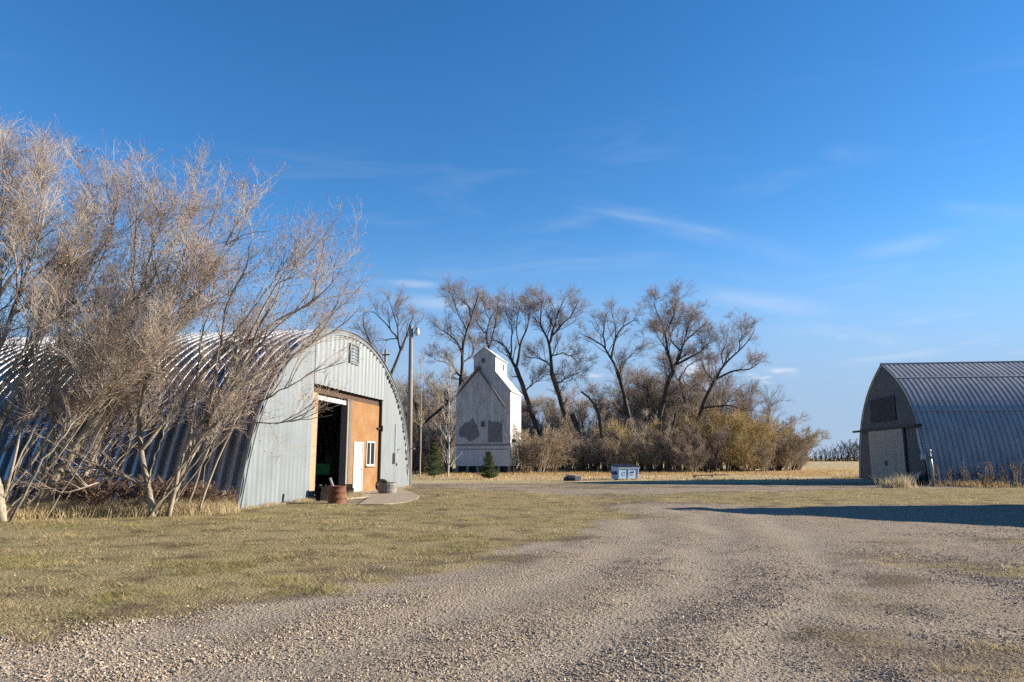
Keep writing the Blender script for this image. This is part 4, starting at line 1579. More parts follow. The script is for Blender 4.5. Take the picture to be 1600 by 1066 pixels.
cottonwood('cottonwood', 'broadest bare tree with two big limbs standing right of the blue bin', 84, (1030, 738),
           [([(1030, 700), (1032, 647), (1040, 610), (1049.7, 580)], 0.46, 0.34),
            ([(1049, 583), (1045, 562), (1038.6, 542), (1037, 520), (1026, 497), (1018, 474)], 0.30, 0.04),
            ([(1038, 525), (1048, 504), (1052, 472)], 0.18, 0.04),
            ([(1049, 582), (1058, 563), (1067, 548.5), (1073.6, 529), (1096, 513), (1112, 500)], 0.28, 0.04),
            ([(1056, 566), (1083, 555), (1102, 542), (1115, 530)], 0.20, 0.04),
            ([(1066, 548), (1054, 535), (1049, 524), (1062, 500)], 0.16, 0.04),
            ([(1073, 530), (1080, 505), (1085, 488)], 0.14, 0.04),
            ([(1038, 545), (1024, 535), (1013, 520)], 0.10, 0.03)], 0.46, 17, 1.1)
cottonwood('cottonwood', 'rightmost tall bare tree, forked and leaning right above the yellow willows', 84, (1080, 738),
           [([(1083, 700), (1089, 660), (1102, 622), (1115, 599)], 0.40, 0.30),
            ([(1114, 602), (1131, 567.5), (1156.6, 548), (1170, 528), (1176, 515)], 0.26, 0.04),
            ([(1118, 597), (1140.6, 583.5), (1166, 580), (1184, 565)], 0.20, 0.04),
            ([(1098, 636), (1131, 633), (1163, 643), (1178, 640)], 0.18, 0.05),
            ([(1131, 569), (1134, 545), (1140, 520)], 0.13, 0.03),
            ([(1112, 603), (1104, 580), (1098, 560)], 0.12, 0.04),
            ([(1152, 551), (1152, 530), (1160, 517)], 0.12, 0.03)], 0.40, 18, 0.85)
cottonwood('cottonwood', 'slimmer bare tree with a crooked stem between the two broad right trees', 90, (1090, 738),
           [([(1088, 690), (1080, 650), (1066, 612), (1062, 592)], 0.26, 0.18),
            ([(1063, 594), (1073, 577), (1084, 566), (1100, 556)], 0.16, 0.04),
            ([(1064, 604), (1054, 582), (1046, 570)], 0.12, 0.03),
            ([(1066, 614), (1085, 604), (1100, 590)], 0.10, 0.03)], 0.26, 19, 0.9)


# snags
def snag(label, y0, pix, ra, rb_, seed):
    g = np.random.default_rng(seed)
    pts = px_line(pix, y0)
    b = pts[0].copy()
    b[2] = 0
    root = thing('snag', label, 'dead tree', (b[0], b[1], 0), 0, 'broken dead trunks in the thicket')
    pts = np.concatenate([[b + np.array([0, 0, -0.2])], pts[1:]])
    P, R = resample(pts, 10, ra, rb_, 0.05, g)
    A, AR = spawn(P[None], R[None], 7, 0.5, 2.2, 30, 75, 5, 0.35, 0.95, 0.15, 0.2, 0.02, 0.35, 0.02, 0.3, g)
    B, BR = spawn(A, AR, 4, 0.3, 0.9, 25, 60, 4, 0.3, 1, 0.1, 0.2, 0.0, 0.5, 0.012, 0.5, g)
    split_parts(root, [(P[None], R[None], 8, True), (A, AR, 4, False), (B, BR, 3, False)], M['bark_dark'], M['twig_grey'], b)


snag('broken dark trunk right behind the tall leaning tree, left of the blue bin', 82, [(946, 735), (943, 695), (937, 655), (934, 632), (922, 618), (908, 612)], 0.34, 0.10, 1)
snag('short broken trunk left of the blue bin, nearest the elevator', 82, [(912, 738), (908, 692), (899, 660), (895, 646)], 0.36, 0.26, 2)
snag('broken dark trunk behind the white stemmed sapling by the elevator', 74, [(702, 738), (700, 690), (699, 640), (697, 612)], 0.34, 0.24, 3)
snag('broken slanting trunk just right of the lamp pole', 78, [(663, 738), (660, 690), (653, 650), (650, 628)], 0.36, 0.22, 4)
snag('dark forked trunk standing in the thicket right of the blue bin', 80, [(1045, 738), (1046, 700), (1050, 670), (1056, 645)], 0.24, 0.12, 5)


# slim saplings with pale bark
def sapling(label, y0, bx, top, r0, seed, low, cnt=26, mat='birch', name='sapling'):
    g = np.random.default_rng(seed)
    b = at(bx, 716.5 + HCAM * FPX / y0, y0)
    b[2] = 0
    tp = at(top[0], top[1], y0)
    root = thing(name, label, 'tree', (b[0], b[1], 0), 0, 'slim saplings by the elevator')
    mid = b * 0.5 + tp * 0.5 + np.array([g.normal(0, 0.12), 0, 0])
    P, R = resample([b + np.array([0, 0, -0.2]), mid, tp], 14, r0, 0.012, 0.03, g)
    A, AR = spawn(P[None], R[None], cnt, 0.8, 3.0, 35, 65, 6, low, 0.97, 0.25, 0.08, 0.05, 0.4, 0.015, 0.4, g)
    B, BR = spawn(A, AR, 6, 0.35, 1.1, 20, 50, 4, 0.2, 1, 0.2, 0.12, 0.03, 0.6, 0.012, 0.5, g)
    split_parts(root, [(P[None], R[None], 8, True), (A, AR, 4, False), (B, BR, 3, False)], M[mat], M[mat], b)


sapling('slim white stemmed sapling standing in front of the elevator left side', 60, 700, (704, 560), 0.075, 31, 0.08, 62)
sapling('thin grey sapling between the lamp pole and the left spruce', 63, 656, (657, 560), 0.075, 32, 0.2, 20, 'twig_straw')
sapling('thin grey sapling rising left of the lamp pole behind the barn', 66, 617, (622, 580), 0.07, 33, 0.3, 18, 'twig_straw')
sapling('thin tall sapling rising between the lamp pole and the elevator', 72, 672, (668, 590), 0.07, 34, 0.3, 18, 'twig_grey')
sapling('small pale tree alone at the right end of the thicket', 92, 1250, (1270, 678), 0.10, 35, 0.15, 44, 'twig_grey', 'small_tree')


# ------------------------------------------------------------------ shrubs of the thicket
def shrub_arrays(seed, h, w, stems, dens, arch=0.0, upr=0.6, r0=0.06, fine=0.011):
    g = np.random.default_rng(seed)
    P = []
    for i in range(stems):
        a = g.random() * 2 * PI
        o_ = np.array([math.cos(a), math.sin(a), 0]) * w * 0.12 * g.random()
        out = np.array([math.cos(a), math.sin(a), 0]) * w * (0.18 + 0.30 * g.random())
        hh = h * (0.62 + 0.38 * g.random())
        pts = [o_ + np.array([0, 0, -0.1]), o_ + out * 0.25 + np.array([0, 0, hh * 0.35]), o_ + out * 0.65 + np.array([0, 0, hh * 0.75]), o_ + out * (1.0 + arch) + np.array([0, 0, hh * (1.0 - arch * 0.25)])]
        q, r = resample(pts, 9, r0, 0.015, 0.06, g)
        P.append((q, r))
    S, SR = np.stack([p[0] for p in P]), np.stack([p[1] for p in P])
    A, AR = spawn(S, SR, int(11 * dens), h * 0.16, h * 0.36, 20, 60, 6, 0.08, 1.0, 0.25 * upr, 0.15, 0.04 - 0.12 * arch, 0.5, 0.014, 0.4, g)
    B, BR = spawn(A, AR, int(8 * dens), h * 0.08, h * 0.2, 20, 60, 4, 0.1, 1.0, 0.2 * upr, 0.15, 0.03 - 0.18 * arch, 0.6, fine, 0.5, g)
    C, CR = spawn(B, BR, 4, h * 0.04, h * 0.11, 20, 60, 3, 0.1, 1.0, 0.15 * upr, 0.12, 0.0 - 0.2 * arch, 0.7, fine * 0.8, 0.6, g)
    t_ = tubes(S, SR, 5)
    c_ = merge([tubes(A, AR, 4), tubes(B, BR, 3), tubes(C, CR, 3)])
    return t_, c_


PROTO = {
    'grey_shrub': (shrub_arrays(101, 6.5, 6.0, 10, 1.0, 0.0, 1.0), 'bark_dark', 'twig_grey'),
    'rosy_shrub': (shrub_arrays(102, 5.0, 5.5, 11, 1.0, 0.05, 0.9), 'bark_dark', 'twig_rosy'),
    'willow': (shrub_arrays(103, 6.4, 8.0, 14, 1.15, 0.35, 0.7), 'bark_dark', 'twig_yellow'),
    'straw_shrub': (shrub_arrays(104, 4.0, 4.2, 12, 1.05, 0.15, 0.8, 0.04), 'twig_straw', 'twig_straw'),
    'upright_tree': (shrub_arrays(105, 11.5, 7.5, 8, 1.3, 0.0, 1.0, 0.13, 0.012), 'bark_dark', 'twig_grey'),
}
proto_obj = {}


def shrub(kind, u, y0, hscale, label, rz=0.0, wscale=None, group=None, name=None):
    x = (u - 800) / FPX * y0 * 1.0
    sc_ = (wscale or hscale, wscale or hscale, hscale)
    cat = 'tree' if kind in ('upright_tree', 'willow') else 'shrub'
    grp = group or {'willow': 'yellow willows at the right of the thicket', 'upright_tree': 'grey bare trees in the thicket'}.get(kind, 'bare shrubs along the thicket edge')
    if kind not in proto_obj:
        (tv, tf), (cv, cf) = PROTO[kind][0]
        root = thing(kind, label, cat, (x, y0, 0), rz, grp)
        link_mesh('trunk', tv, tf, M[PROTO[kind][1]], root, True)
        link_mesh('crown', cv, cf, M[PROTO[kind][2]], root, True)
        root.scale = sc_
        proto_obj[kind] = root
        return root
    return copy_thing(proto_obj[kind], (x, y0, 0), rz, sc_, label, cat, grp)


g6 = np.random.default_rng(66)
SHR = [
    ('straw_shrub', 838, 71, 1.25, 'straw coloured bushy shrub touching the right side of the elevator'),
    ('straw_shrub', 862, 73, 1.15, 'straw coloured shrub under the leaning tree right of the elevator'),
    ('straw_shrub', 822, 75, 1.0, 'low straw shrub tucked behind the right corner of the elevator'),
    ('rosy_shrub', 893, 77, 0.85, 'low brown shrub behind the black and white scrap box'),
    ('grey_shrub', 925, 80, 0.75, 'grey shrub between the scrap box and the blue bin, under the broken trunk'),
    ('straw_shrub', 962, 76, 1.05, 'pale shrub directly behind the left edge of the blue bin'),
    ('willow', 992, 80, 0.95, 'olive yellow willow directly behind the blue bin'),
    ('grey_shrub', 1018, 77, 0.85, 'grey shrub just right of the blue bin'),
    ('rosy_shrub', 1052, 75, 0.95, 'brown twiggy shrub between the bin and the planks'),
    ('straw_shrub', 1078, 73, 0.85, 'pale shrub behind the left plank in the grass'),
    ('rosy_shrub', 1106, 77, 1.0, 'brown shrub behind the right plank in the grass'),
    ('willow', 1128, 82, 1.02, 'leftmost large yellow willow under the rightmost tall tree'),
    ('willow', 1172, 84, 1.08, 'tallest rounded yellow willow right of the rightmost tall tree'),
    ('willow', 1208, 88, 0.92, 'yellow willow second from the right end of the thicket'),
    ('willow', 1152, 77, 0.80, 'low yellow willow at the foot of the tallest yellow willow'),
    ('straw_shrub', 1186, 79, 0.95, 'pale shrub at the front foot of the right yellow willows'),
    ('straw_shrub', 1224, 86, 1.25, 'straw coloured shrub near the right end of the thicket'),
    ('rosy_shrub', 1243, 92, 0.85, 'rosy brown shrub at the very right end of the thicket'),
    ('grey_shrub', 1198, 92, 0.95, 'taller grey shrub rising behind the yellow willows'),
    ('grey_shrub', 642, 74, 0.8, 'grey shrub behind the foot of the lamp pole'),
    ('rosy_shrub', 668, 76, 0.85, 'brown shrub behind the left spruce'),
    ('grey_shrub', 690, 78, 0.95, 'grey shrub behind the white stemmed sapling'),
    ('upright_tree', 648, 88, 0.95, 'grey bare tree right of the lamp pole above the brush'),
    ('upright_tree', 684, 90, 1.0, 'grey bare tree left of the elevator under the spout end'),
    ('upright_tree', 830, 100, 0.95, 'pale grey bare tree behind the leaning tree right of the elevator'),
    ('upright_tree', 875, 104, 1.05, 'pale grey bare tree behind the tallest leaning tree'),
    ('upright_tree', 925, 102, 0.95, 'grey bare tree between the tall trees left of the blue bin'),
    ('upright_tree', 1000, 98, 1.25, 'dense grey bare tree behind the blue bin'),
    ('upright_tree', 1030, 96, 1.25, 'dense dark grey tree under the broadest tall tree'),
    ('upright_tree', 1100, 98, 1.2, 'grey bare tree in the gap between the two right tall trees'),
    ('upright_tree', 1145, 100, 1.15, 'grey bare tree behind the leftmost yellow willow'),
    ('upright_tree', 975, 94, 1.05, 'dense grey bare tree rising left of the broadest tall tree'),
    ('upright_tree', 1062, 94, 1.2, 'dense grey bare tree behind the slim crooked tree'),
    ('upright_tree', 668, 96, 1.1, 'pale grey bare tree behind the left spout of the elevator'),
    ('upright_tree', 612, 92, 0.95, 'grey bare tree peeping over the right end of the left barn roof'),
    ('willow', 1080, 86, 1.05, 'olive yellow willow under the slim crooked tree'),
    ('willow', 1232, 92, 0.85, 'last yellow willow at the right end of the thicket'),
    ('willow', 1150, 88, 1.25, 'big yellow willow dome in the middle of the right willows'),
    ('upright_tree', 1180, 104, 1.05, 'grey bare tree with a spreading crown above the yellow willows'),
]
for kind, u, y0, hs, lab in SHR:
    shrub(kind, u, y0, hs * (0.95 + 0.1 * g6.random()), lab, g6.random() * 6.28)

# dense brush filling the wood behind: nobody could count it
parts = []
for kk in range(46):
    u = 636 + (1246 - 636) * (kk + g6.random()) / 46
    y0 = 82 + 34 * g6.random()
    if 705 < u < 812 and y0 < 84:
        y0 += 10
    key = ('grey_shrub', 'rosy_shrub', 'grey_shrub', 'straw_shrub')[g6.integers(4)]
    s_ = 0.75 + 0.6 * g6.random()
    if u > 1190:
        s_ *= 0.8
    (tv, tf), (cv, cf) = PROTO[key][0]
    if kk % 3 == 0 and 940 < u < 1150 or (kk % 6 == 1 and u < 1100):
        (tv, tf), (cv, cf) = PROTO['upright_tree'][0]
        s_ = 0.85 + 0.3 * g6.random()
        y0 = 94 + 16 * g6.random()
    v_, f_ = merge([(tv, tf), (cv, cf)])
    a = g6.random() * 6.28
    R_ = np.array([[math.cos(a), -math.sin(a), 0], [math.sin(a), math.cos(a), 0], [0, 0, 1]])
    parts.append((v_ @ R_.T * s_ + np.array([(u - 800) / FPX * y0, y0, 0]), f_))
V, F = merge(parts)
th = link_mesh('thicket', V, F, M['twig_grey'], None, True)
tag(th, 'dense grey brown brush filling the wood under the tall trees', 'thicket', kind='stuff')

# far shelterbelt on the horizon
far_t = shrub_arrays(106, 9.0, 5.5, 4, 0.8, 0.0, 1.0, 0.16, 0.03)
froot = None
fspots = [(1268, 330, 0.55), (1277, 340, 0.62), (1284, 335, 0.72), (1290, 345, 0.6), (1297, 340, 0.8), (1303, 350, 0.62), (1310, 345, 0.95), (1317, 335, 1.05), (1322, 350, 0.85),
          (1327, 345, 1.08), (1333, 335, 1.0), (1339, 350, 0.9), (1346, 340, 0.85), (1355, 345, 0.8)]
FL = ['small far tree at the left end of the horizon shelterbelt', 'second small far tree from the left of the horizon shelterbelt', 'dark far tree above the left part of the shelterbelt',
      'low far tree right of the dark tree on the horizon', 'far tree in the left middle of the horizon shelterbelt', 'low far tree left of the tall clump on the horizon',
      'far tree starting the tall clump on the horizon', 'tall far tree in the horizon clump, left one', 'shorter far tree inside the horizon clump', 'tallest far tree on the horizon left of the right barn',
      'tall far tree at the right of the horizon clump', 'far tree next to the right barn gable edge', 'far tree half hidden by the right barn gable', 'far tree behind the right barn gable']
for (u, y0, s_), lab in zip(fspots, FL):
    x = (u - 800) / FPX * y0
    if froot is None:
        froot = thing('far_tree', lab, 'tree', (x, y0, 0), 0, 'far trees on the horizon')
        link_mesh('trunk', far_t[0][0], far_t[0][1], M['bark_dark'], froot, True)
        link_mesh('crown', far_t[1][0], far_t[1][1], M['bark_dark'], froot, True)
        froot.scale = (s_, s_, s_)
    else:
        copy_thing(froot, (x, y0, 0), u * 1.7, (s_, s_, s_), lab)
# far hedge
g7 = np.random.default_rng(77)
n = 9000
x = -60 + 320 * g7.random(n)
y = 350 + 12 * g7.random(n)
z = g7.random(n) ** 1.4 * (1.3 + 1.5 * fbm(x * 0.06, y * 0.02, 4))
c = np.stack([x, y, z], 1)
d = g7.normal(0, 0.5, (n, 2, 3))
V = np.stack([c, c + d[:, 0], c + d[:, 1]], 1).reshape(-1, 3)
V[:, 2] = np.maximum(V[:, 2], 0)
hd = link_mesh('hedge', V, np.arange(3 * n).reshape(-1, 3), M['bark_dark'], None)
tag(hd, 'low dark hedge line along the far horizon', 'hedge', kind='stuff')


# ------------------------------------------------------------------ young spruces
def spruce(label, u, y0, h, w, seed):
    g = np.random.default_rng(seed)
    x = (u - 800) / FPX * y0
    root = thing('young_spruce', label, 'spruce', (x, y0, 0), 0, 'young spruces before the elevator')
    MB().tube([(0, 0, -0.1), (0.02, 0, h * 0.5), (0, 0, h * 0.97)], [0.06, 0.04, 0.01], 8).build('trunk', M['bark_dark'], root)
    nb = 150
    zz = h * (0.05 + 0.92 * g.random(nb) ** 1.25)
    a = g.random(nb) * 2 * PI
    L = w * (1 - zz / h) ** 0.85 * (0.50 + 0.62 * g.random(nb)) + 0.06
    k = 7
    t = np.linspace(0, 1, k)
    P = np.zeros((nb, k, 3))
    P[:, :, 0] = np.cos(a)[:, None] * L[:, None] * t
    P[:, :, 1] = np.sin(a)[:, None] * L[:, None] * t
    P[:, :, 2] = zz[:, None] + L[:, None] * (0.10 * t + 0.22 * t ** 2 - 0.12 * t)
    R = np.broadcast_to(np.linspace(0.012, 0.004, k), (nb, k))
    bv, bf = tubes(P, R, 4)
    link_mesh('branches', bv, bf, M['bark_dark'], root, True)
    # needle sprays
    m = 120
    idx = np.repeat(np.arange(nb), m)
    tt = (0.08 + 0.92 * g.random(nb * m)) * (k - 1) * 0.999
    i = tt.astype(int)
    f = (tt - i)[:, None]
    c_ = P[idx, i] * (1 - f) + P[idx, i + 1] * f
    d = unit(P[idx, i + 1] - P[idx, i])
    side = unit(np.cross(d, np.array([0, 0, 1.0])))
    lat = g.normal(0, 0.5, (nb * m, 1)) * 0.17 * (1.15 - f * 0 - (tt / (k - 1))[:, None] * 0.75)
    c_ = c_ + side * lat + g.normal(0, 0.018, c_.shape)
    nd = unit(d * 0.7 + side * np.sign(lat) * 0.7 + g.normal(0, 0.45, c_.shape)) * (0.07 + 0.04 * g.random((nb * m, 1)))
    wd = unit(np.cross(nd, g.normal(size=c_.shape))) * 0.010
    V = np.stack([c_ - wd, c_ + wd, c_ + nd], 1).reshape(-1, 3)
    base = np.array([0.07, 0.115, 0.045]) * (0.7 + 0.8 * g.random((nb * m, 1))) + np.array([0.05, 0.04, 0.005]) * g.random((nb * m, 1))
    link_mesh('needles', V, np.arange(3 * nb * m).reshape(-1, 3), M['needle'], root, False, np.repeat(base, 3, 0))


spruce('taller young green spruce standing left of the white stemmed sapling', 680, 57, 2.75, 1.0, 41)
spruce('shorter young green spruce standing before the middle of the elevator', 764, 53, 2.05, 0.85, 42)


# ------------------------------------------------------------------ the leaning maples in front of the left barn
def maple(label, y0, stems, seed, dens=1.0, leaves=0, shoots=8, bark='bark_pale', lean=(0.10, 0, 0.0)):
    g = np.random.default_rng(seed)
    u0 = stems[0][0][0]
    b = at(u0[0], 716.5 + HCAM * FPX / (y0 + (u0[2] if len(u0) > 2 else 0)), y0 + (u0[2] if len(u0) > 2 else 0))
    org = np.array([b[0], b[1], 0.0])
    root = thing('leaning_maple', label, 'tree', (b[0], b[1], 0), 0, 'leaning bare trees beside the left barn')
    P0, R0 = [], []
    for si, (pix, ra, rb_) in enumerate(stems):
        pix = [(q_[0], q_[1] if q_[1] > 520 else 520 - (520 - q_[1]) * 0.73) for q_ in pix]
        pts = px_line(pix, y0)
        w = np.cumsum(g.normal(0, 0.22, len(pts)))
        pts[:, 1] += (w - w[0])
        if si == 0 or pix[0][1] > 780:
            pts[0, 2] = -0.15
            pts[0, :2] = org[:2] + g.normal(0, 0.10, 2) * (si > 0) + (np.array([pts[0, 0] - org[0], 0]) if si else 0)
        else:
            allp = np.concatenate(P0)
            j = np.argmin(np.linalg.norm((allp - pts[0])[:, [0, 2]], axis=1))
            sh = allp[j] - pts[0]
            pts = pts + sh * np.linspace(1, 0, len(pts))[:, None] ** 2
        P, R = resample(pts, 18, ra, rb_, 0.035, g, 0.8)
        P0.append(P)
        R0.append(R)
    nb_ = len(P0)
    for q_ in range(shoots):
        src = P0[int(g.integers(nb_))]
        st_ = org + np.array([g.normal(0, 0.45), g.normal(0, 0.35), -0.1])
        hh = 2.6 + 4.2 * g.random()
        ln_ = hh * (0.30 + 0.55 * g.random())
        pts = [st_, st_ + np.array([ln_ * 0.35, g.normal(0, 0.2), hh * 0.4]), st_ + np.array([ln_, g.normal(0, 0.5), hh])]
        P, R = resample(pts, 18, 0.016 + 0.022 * g.random(), 0.006, 0.05, g)
        P0.append(P)
        R0.append(R)
    P0, R0 = np.stack(P0), np.stack(R0)
    A3, AR3 = spawn(P0[nb_:], R0[nb_:], 5, 0.5, 1.5, 18, 45, 9, 0.50, 1.0, 0.25, 0.14, 0.03, 0.5, 0.006, 0.4, g, lean, 0.3)
    A, AR = spawn(P0[:nb_], R0[:nb_], int(11 * dens), 1.2, 3.0, 20, 52, 9, 0.36, 1.0, 0.32, 0.12, 0.035, 0.6, 0.014, 0.3, g, lean, 0.45)
    A2, AR2 = spawn(P0[:nb_], R0[:nb_], int(3 * dens), 0.5, 1.5, 35, 80, 9, 0.12, 0.75, 0.12, 0.2, 0.03, 0.35, 0.008, 0.4, g, lean, 0.2)
    A, AR = np.concatenate([A, A2, A3]), np.concatenate([AR, AR2, AR3])
    B, BR = spawn(A, AR, int(8 * dens), 0.55, 1.5, 20, 50, 7, 0.12, 1.0, 0.25, 0.13, 0.04, 0.55, 0.006, 0.4, g, lean, 0.45)
    C, CR = spawn(B, BR, int(6 * dens), 0.28, 0.85, 20, 50, 5, 0.1, 1.0, 0.2, 0.14, 0.03, 0.5, 0.0036, 0.5, g, None, 0.4)
    D, DR = spawn(C, CR, 2, 0.12, 0.40, 20, 50, 4, 0.15, 1.0, 0.15, 0.12, 0.0, 0.7, 0.0028, 0.6, g, None, 0.2)
    grp = [(P0, R0, 9, True), (A, AR, 6, True), (B, BR, 4, False), (C, CR, 3, False), (D, DR, 3, False)]
    split_parts(root, grp, M[bark], M['twig_tan'], org)
    # buds and last dry leaves at the twig tips
    tips = np.concatenate([D[:, -1], C[:, -1]])
    n_ = min(len(tips), 5200 + leaves)
    sel = tips[g.permutation(len(tips))[:n_]] - org
    sz = 0.012 + 0.020 * g.random((n_, 1))
    d1 = unit(g.normal(size=(n_, 3))) * sz
    d2 = unit(np.cross(d1, g.normal(size=(n_, 3)))) * sz * 0.6
    V = np.stack([sel - d1, sel + d2, sel + d1, sel - d2], 1).reshape(-1, 3)
    mixv = g.random((n_, 1))
    colr = np.array([0.44, 0.20, 0.11]) * mixv + np.array([0.44, 0.29, 0.20]) * (1 - mixv)
    colr = colr * (0.7 + 0.6 * g.random((n_, 1)))
    link_mesh('buds', V, np.arange(4 * n_).reshape(-1, 4), M['leaf_dead'], root, False, np.repeat(colr, 4, 0))
    return root


maple('leaning bare tree at the left frame edge with a pale yellow blotched trunk', 17.9,
      [([(4, 815), (8, 765), (13, 712), (4, 660), (2, 600), (12, 530), (30, 485), (52, 420), (66, 330), (72, 240)], 0.13, 0.012),
       ([(13, 712), (18, 672), (28, 595), (44, 540), (58, 500), (92, 430), (120, 340), (130, 260)], 0.085, 0.01),
       ([(2, 610), (-20, 520), (-30, 430), (-15, 320), (10, 240)], 0.06, 0.01),
       ([(5, 780), (30, 690), (50, 600), (85, 500), (110, 420), (120, 350)], 0.04, 0.008)], 201, 1.1)
maple('bare tree behind the frame edge tree whose thin top stands highest', 20.6,
      [([(-60, 800), (-40, 640), (-15, 500), (8, 380), (28, 260), (44, 150)], 0.13, 0.012),
       ([(-15, 500), (20, 420), (55, 320), (75, 230), (80, 160)], 0.07, 0.009),
       ([(-40, 640), (-30, 480), (-10, 330), (15, 210), (20, 150)], 0.07, 0.009),
       ([(-50, 700), (0, 560), (60, 460), (110, 380), (150, 300), (165, 235)], 0.07, 0.01)], 202, 1.08)
maple('thick trunked bare tree sloping right from the left edge, with a crooked elbow', 18.9,
      [([(22, 812), (59, 770), (95, 743), (108, 716), (110, 687), (131, 645), (158, 611), (184, 572), (197, 523), (229, 483), (255, 430), (300, 360), (335, 300)], 0.17, 0.012),
       ([(95, 743), (120, 700), (150, 650), (190, 610), (235, 560), (290, 500), (350, 430)], 0.07, 0.01),
       ([(158, 611), (170, 540), (195, 450), (230, 350), (245, 260)], 0.06, 0.009),
       ([(110, 690), (85, 640), (95, 560), (120, 470), (150, 380)], 0.05, 0.009)], 203, 0.95)
maple('bare tree with two steep stems behind the crooked elbow trunk', 20.2,
      [([(48, 800), (75, 722), (102, 664), (112, 624), (131, 575), (151, 532), (180, 450), (200, 370), (205, 290), (215, 225)], 0.11, 0.01),
       ([(75, 722), (70, 640), (88, 540), (110, 440), (130, 340), (140, 250), (135, 205)], 0.08, 0.009),
       ([(131, 575), (165, 500), (215, 420), (260, 330), (290, 250)], 0.06, 0.009)], 204, 0.95)
maple('bare tree with thin steep stems between the elbow trunk and the pale middle tree', 20.4,
      [([(108, 790), (112, 745), (123, 697), (145, 640), (174, 600), (210, 520), (250, 430), (285, 330), (300, 250)], 0.10, 0.01),
       ([(123, 697), (150, 600), (160, 500), (180, 400), (190, 300), (195, 235)], 0.07, 0.009),
       ([(145, 640), (200, 570), (270, 500), (330, 420), (370, 350), (385, 290)], 0.06, 0.009)], 205, 0.85, 0, 7)
maple('pale bare tree in the middle of the row with a low limb bent left', 19.6,
      [([(240, 800), (226, 757), (213, 716), (200, 677), (210, 620), (240, 560), (290, 480), (340, 400), (380, 330)], 0.09, 0.01),
       ([(232, 770), (200, 750), (174, 739), (150, 733), (126, 733)], 0.07, 0.03),
       ([(213, 716), (260, 650), (310, 580), (360, 520), (410, 450), (440, 380)], 0.06, 0.009),
       ([(240, 560), (245, 480), (262, 390), (275, 310)], 0.05, 0.009)], 206, 0.75, 0, 5)
maple('bare tree leaning far right across the barn ribs with rosy tips', 20.6,
      [([(268, 797), (290, 735), (320, 680), (350, 630), (385, 560), (420, 480), (450, 410), (475, 345)], 0.11, 0.01),
       ([(320, 680), (340, 600), (360, 500), (390, 420), (400, 350)], 0.07, 0.009),
       ([(385, 560), (430, 510), (480, 460), (520, 420), (540, 380)], 0.06, 0.009),
       ([(290, 735), (300, 640), (310, 540), (330, 460), (345, 390)], 0.06, 0.009)], 207, 0.72, 3500, 3)
maple('rightmost bare tree whose low limbs reach over the front of the left barn', 19.8,
      [([(262, 800), (284, 738), (312, 684), (361, 621), (394, 578), (440, 520), (490, 468), (528, 436)], 0.075, 0.009),
       ([(361, 621), (420, 580), (470, 545), (520, 500), (556, 462)], 0.06, 0.008),
       ([(312, 684), (370, 650), (420, 625), (470, 600), (510, 570)], 0.05, 0.007),
       ([(312, 684), (380, 665), (430, 660), (480, 655), (520, 650)], 0.035, 0.006),
       ([(394, 578), (410, 520), (440, 460), (455, 400), (470, 355)], 0.05, 0.008)], 208, 0.50, 3500, 1)

# bird nest / twig clump in the left crown
g8 = np.random.default_rng(88)
nc = at(108, 420, 19.6)
ne = thing('nest', 'dark loose twig clump like a nest lodged in the left bare crowns', 'nest', tuple(nc))
n = 280
d = unit(g8.normal(size=(n, 3))) * np.array([0.52, 0.40, 0.34]) * (g8.random((n, 1)) ** 0.45)
tgt = unit(np.cross(d, g8.normal(size=(n, 3)))) * (0.10 + 0.16 * g8.random((n, 1)))
P = np.stack([d - tgt, d + g8.normal(0, 0.02, (n, 3)), d + tgt], 1)
V, F = tubes(P, np.full((n, 3), 0.0055), 3)
link_mesh('twigs', V, F, M['bark_dark'], ne, True)

# red-brown undergrowth in front of the barn ribs
REDP = shrub_arrays(107, 1.6, 1.5, 16, 0.6, 0.1, 1.0, 0.012, 0.004)
RL = ['leftmost red stemmed shrub behind the frame edge trunk', 'red stemmed shrub under the crooked elbow trunk', 'red stemmed shrub right of the crooked elbow trunk', 'red stemmed shrub under the low bent limb',
      'red stemmed shrub at the foot of the pale middle tree', 'red stemmed shrub between the middle and the leaning trees', 'red stemmed shrub at the foot of the rightmost leaning tree',
      'red stemmed shrub near the left barn corner', 'rightmost low red stemmed shrub beside the left barn corner']
rroot = None
for i, (u, y0, s_) in enumerate(((30, 20.3, 0.9), (78, 19.9, 0.95), (135, 20.6, 1.05), (180, 20.0, 1.0), (222, 20.8, 0.95), (258, 20.4, 0.9), (298, 21.0, 0.85), (332, 21.2, 0.75), (352, 21.3, 0.5))):
    x = (u - 800) / FPX * y0
    if rroot is None:
        rroot = thing('red_shrub', RL[i], 'shrub', (x, y0, 0), 0, 'red stemmed shrubs beside the left barn')
        link_mesh('stems', REDP[0][0], REDP[0][1], M['twig_red'], rroot, True)
        link_mesh('crown', REDP[1][0], REDP[1][1], M['twig_red'], rroot, True)
        rroot.scale = (s_ * 1.3, s_, s_ * 0.7)
    else:
        copy_thing(rroot, (x, y0, 0), i * 1.9, (s_ * 1.3, s_ * 1.3, s_ * 0.7), RL[i])


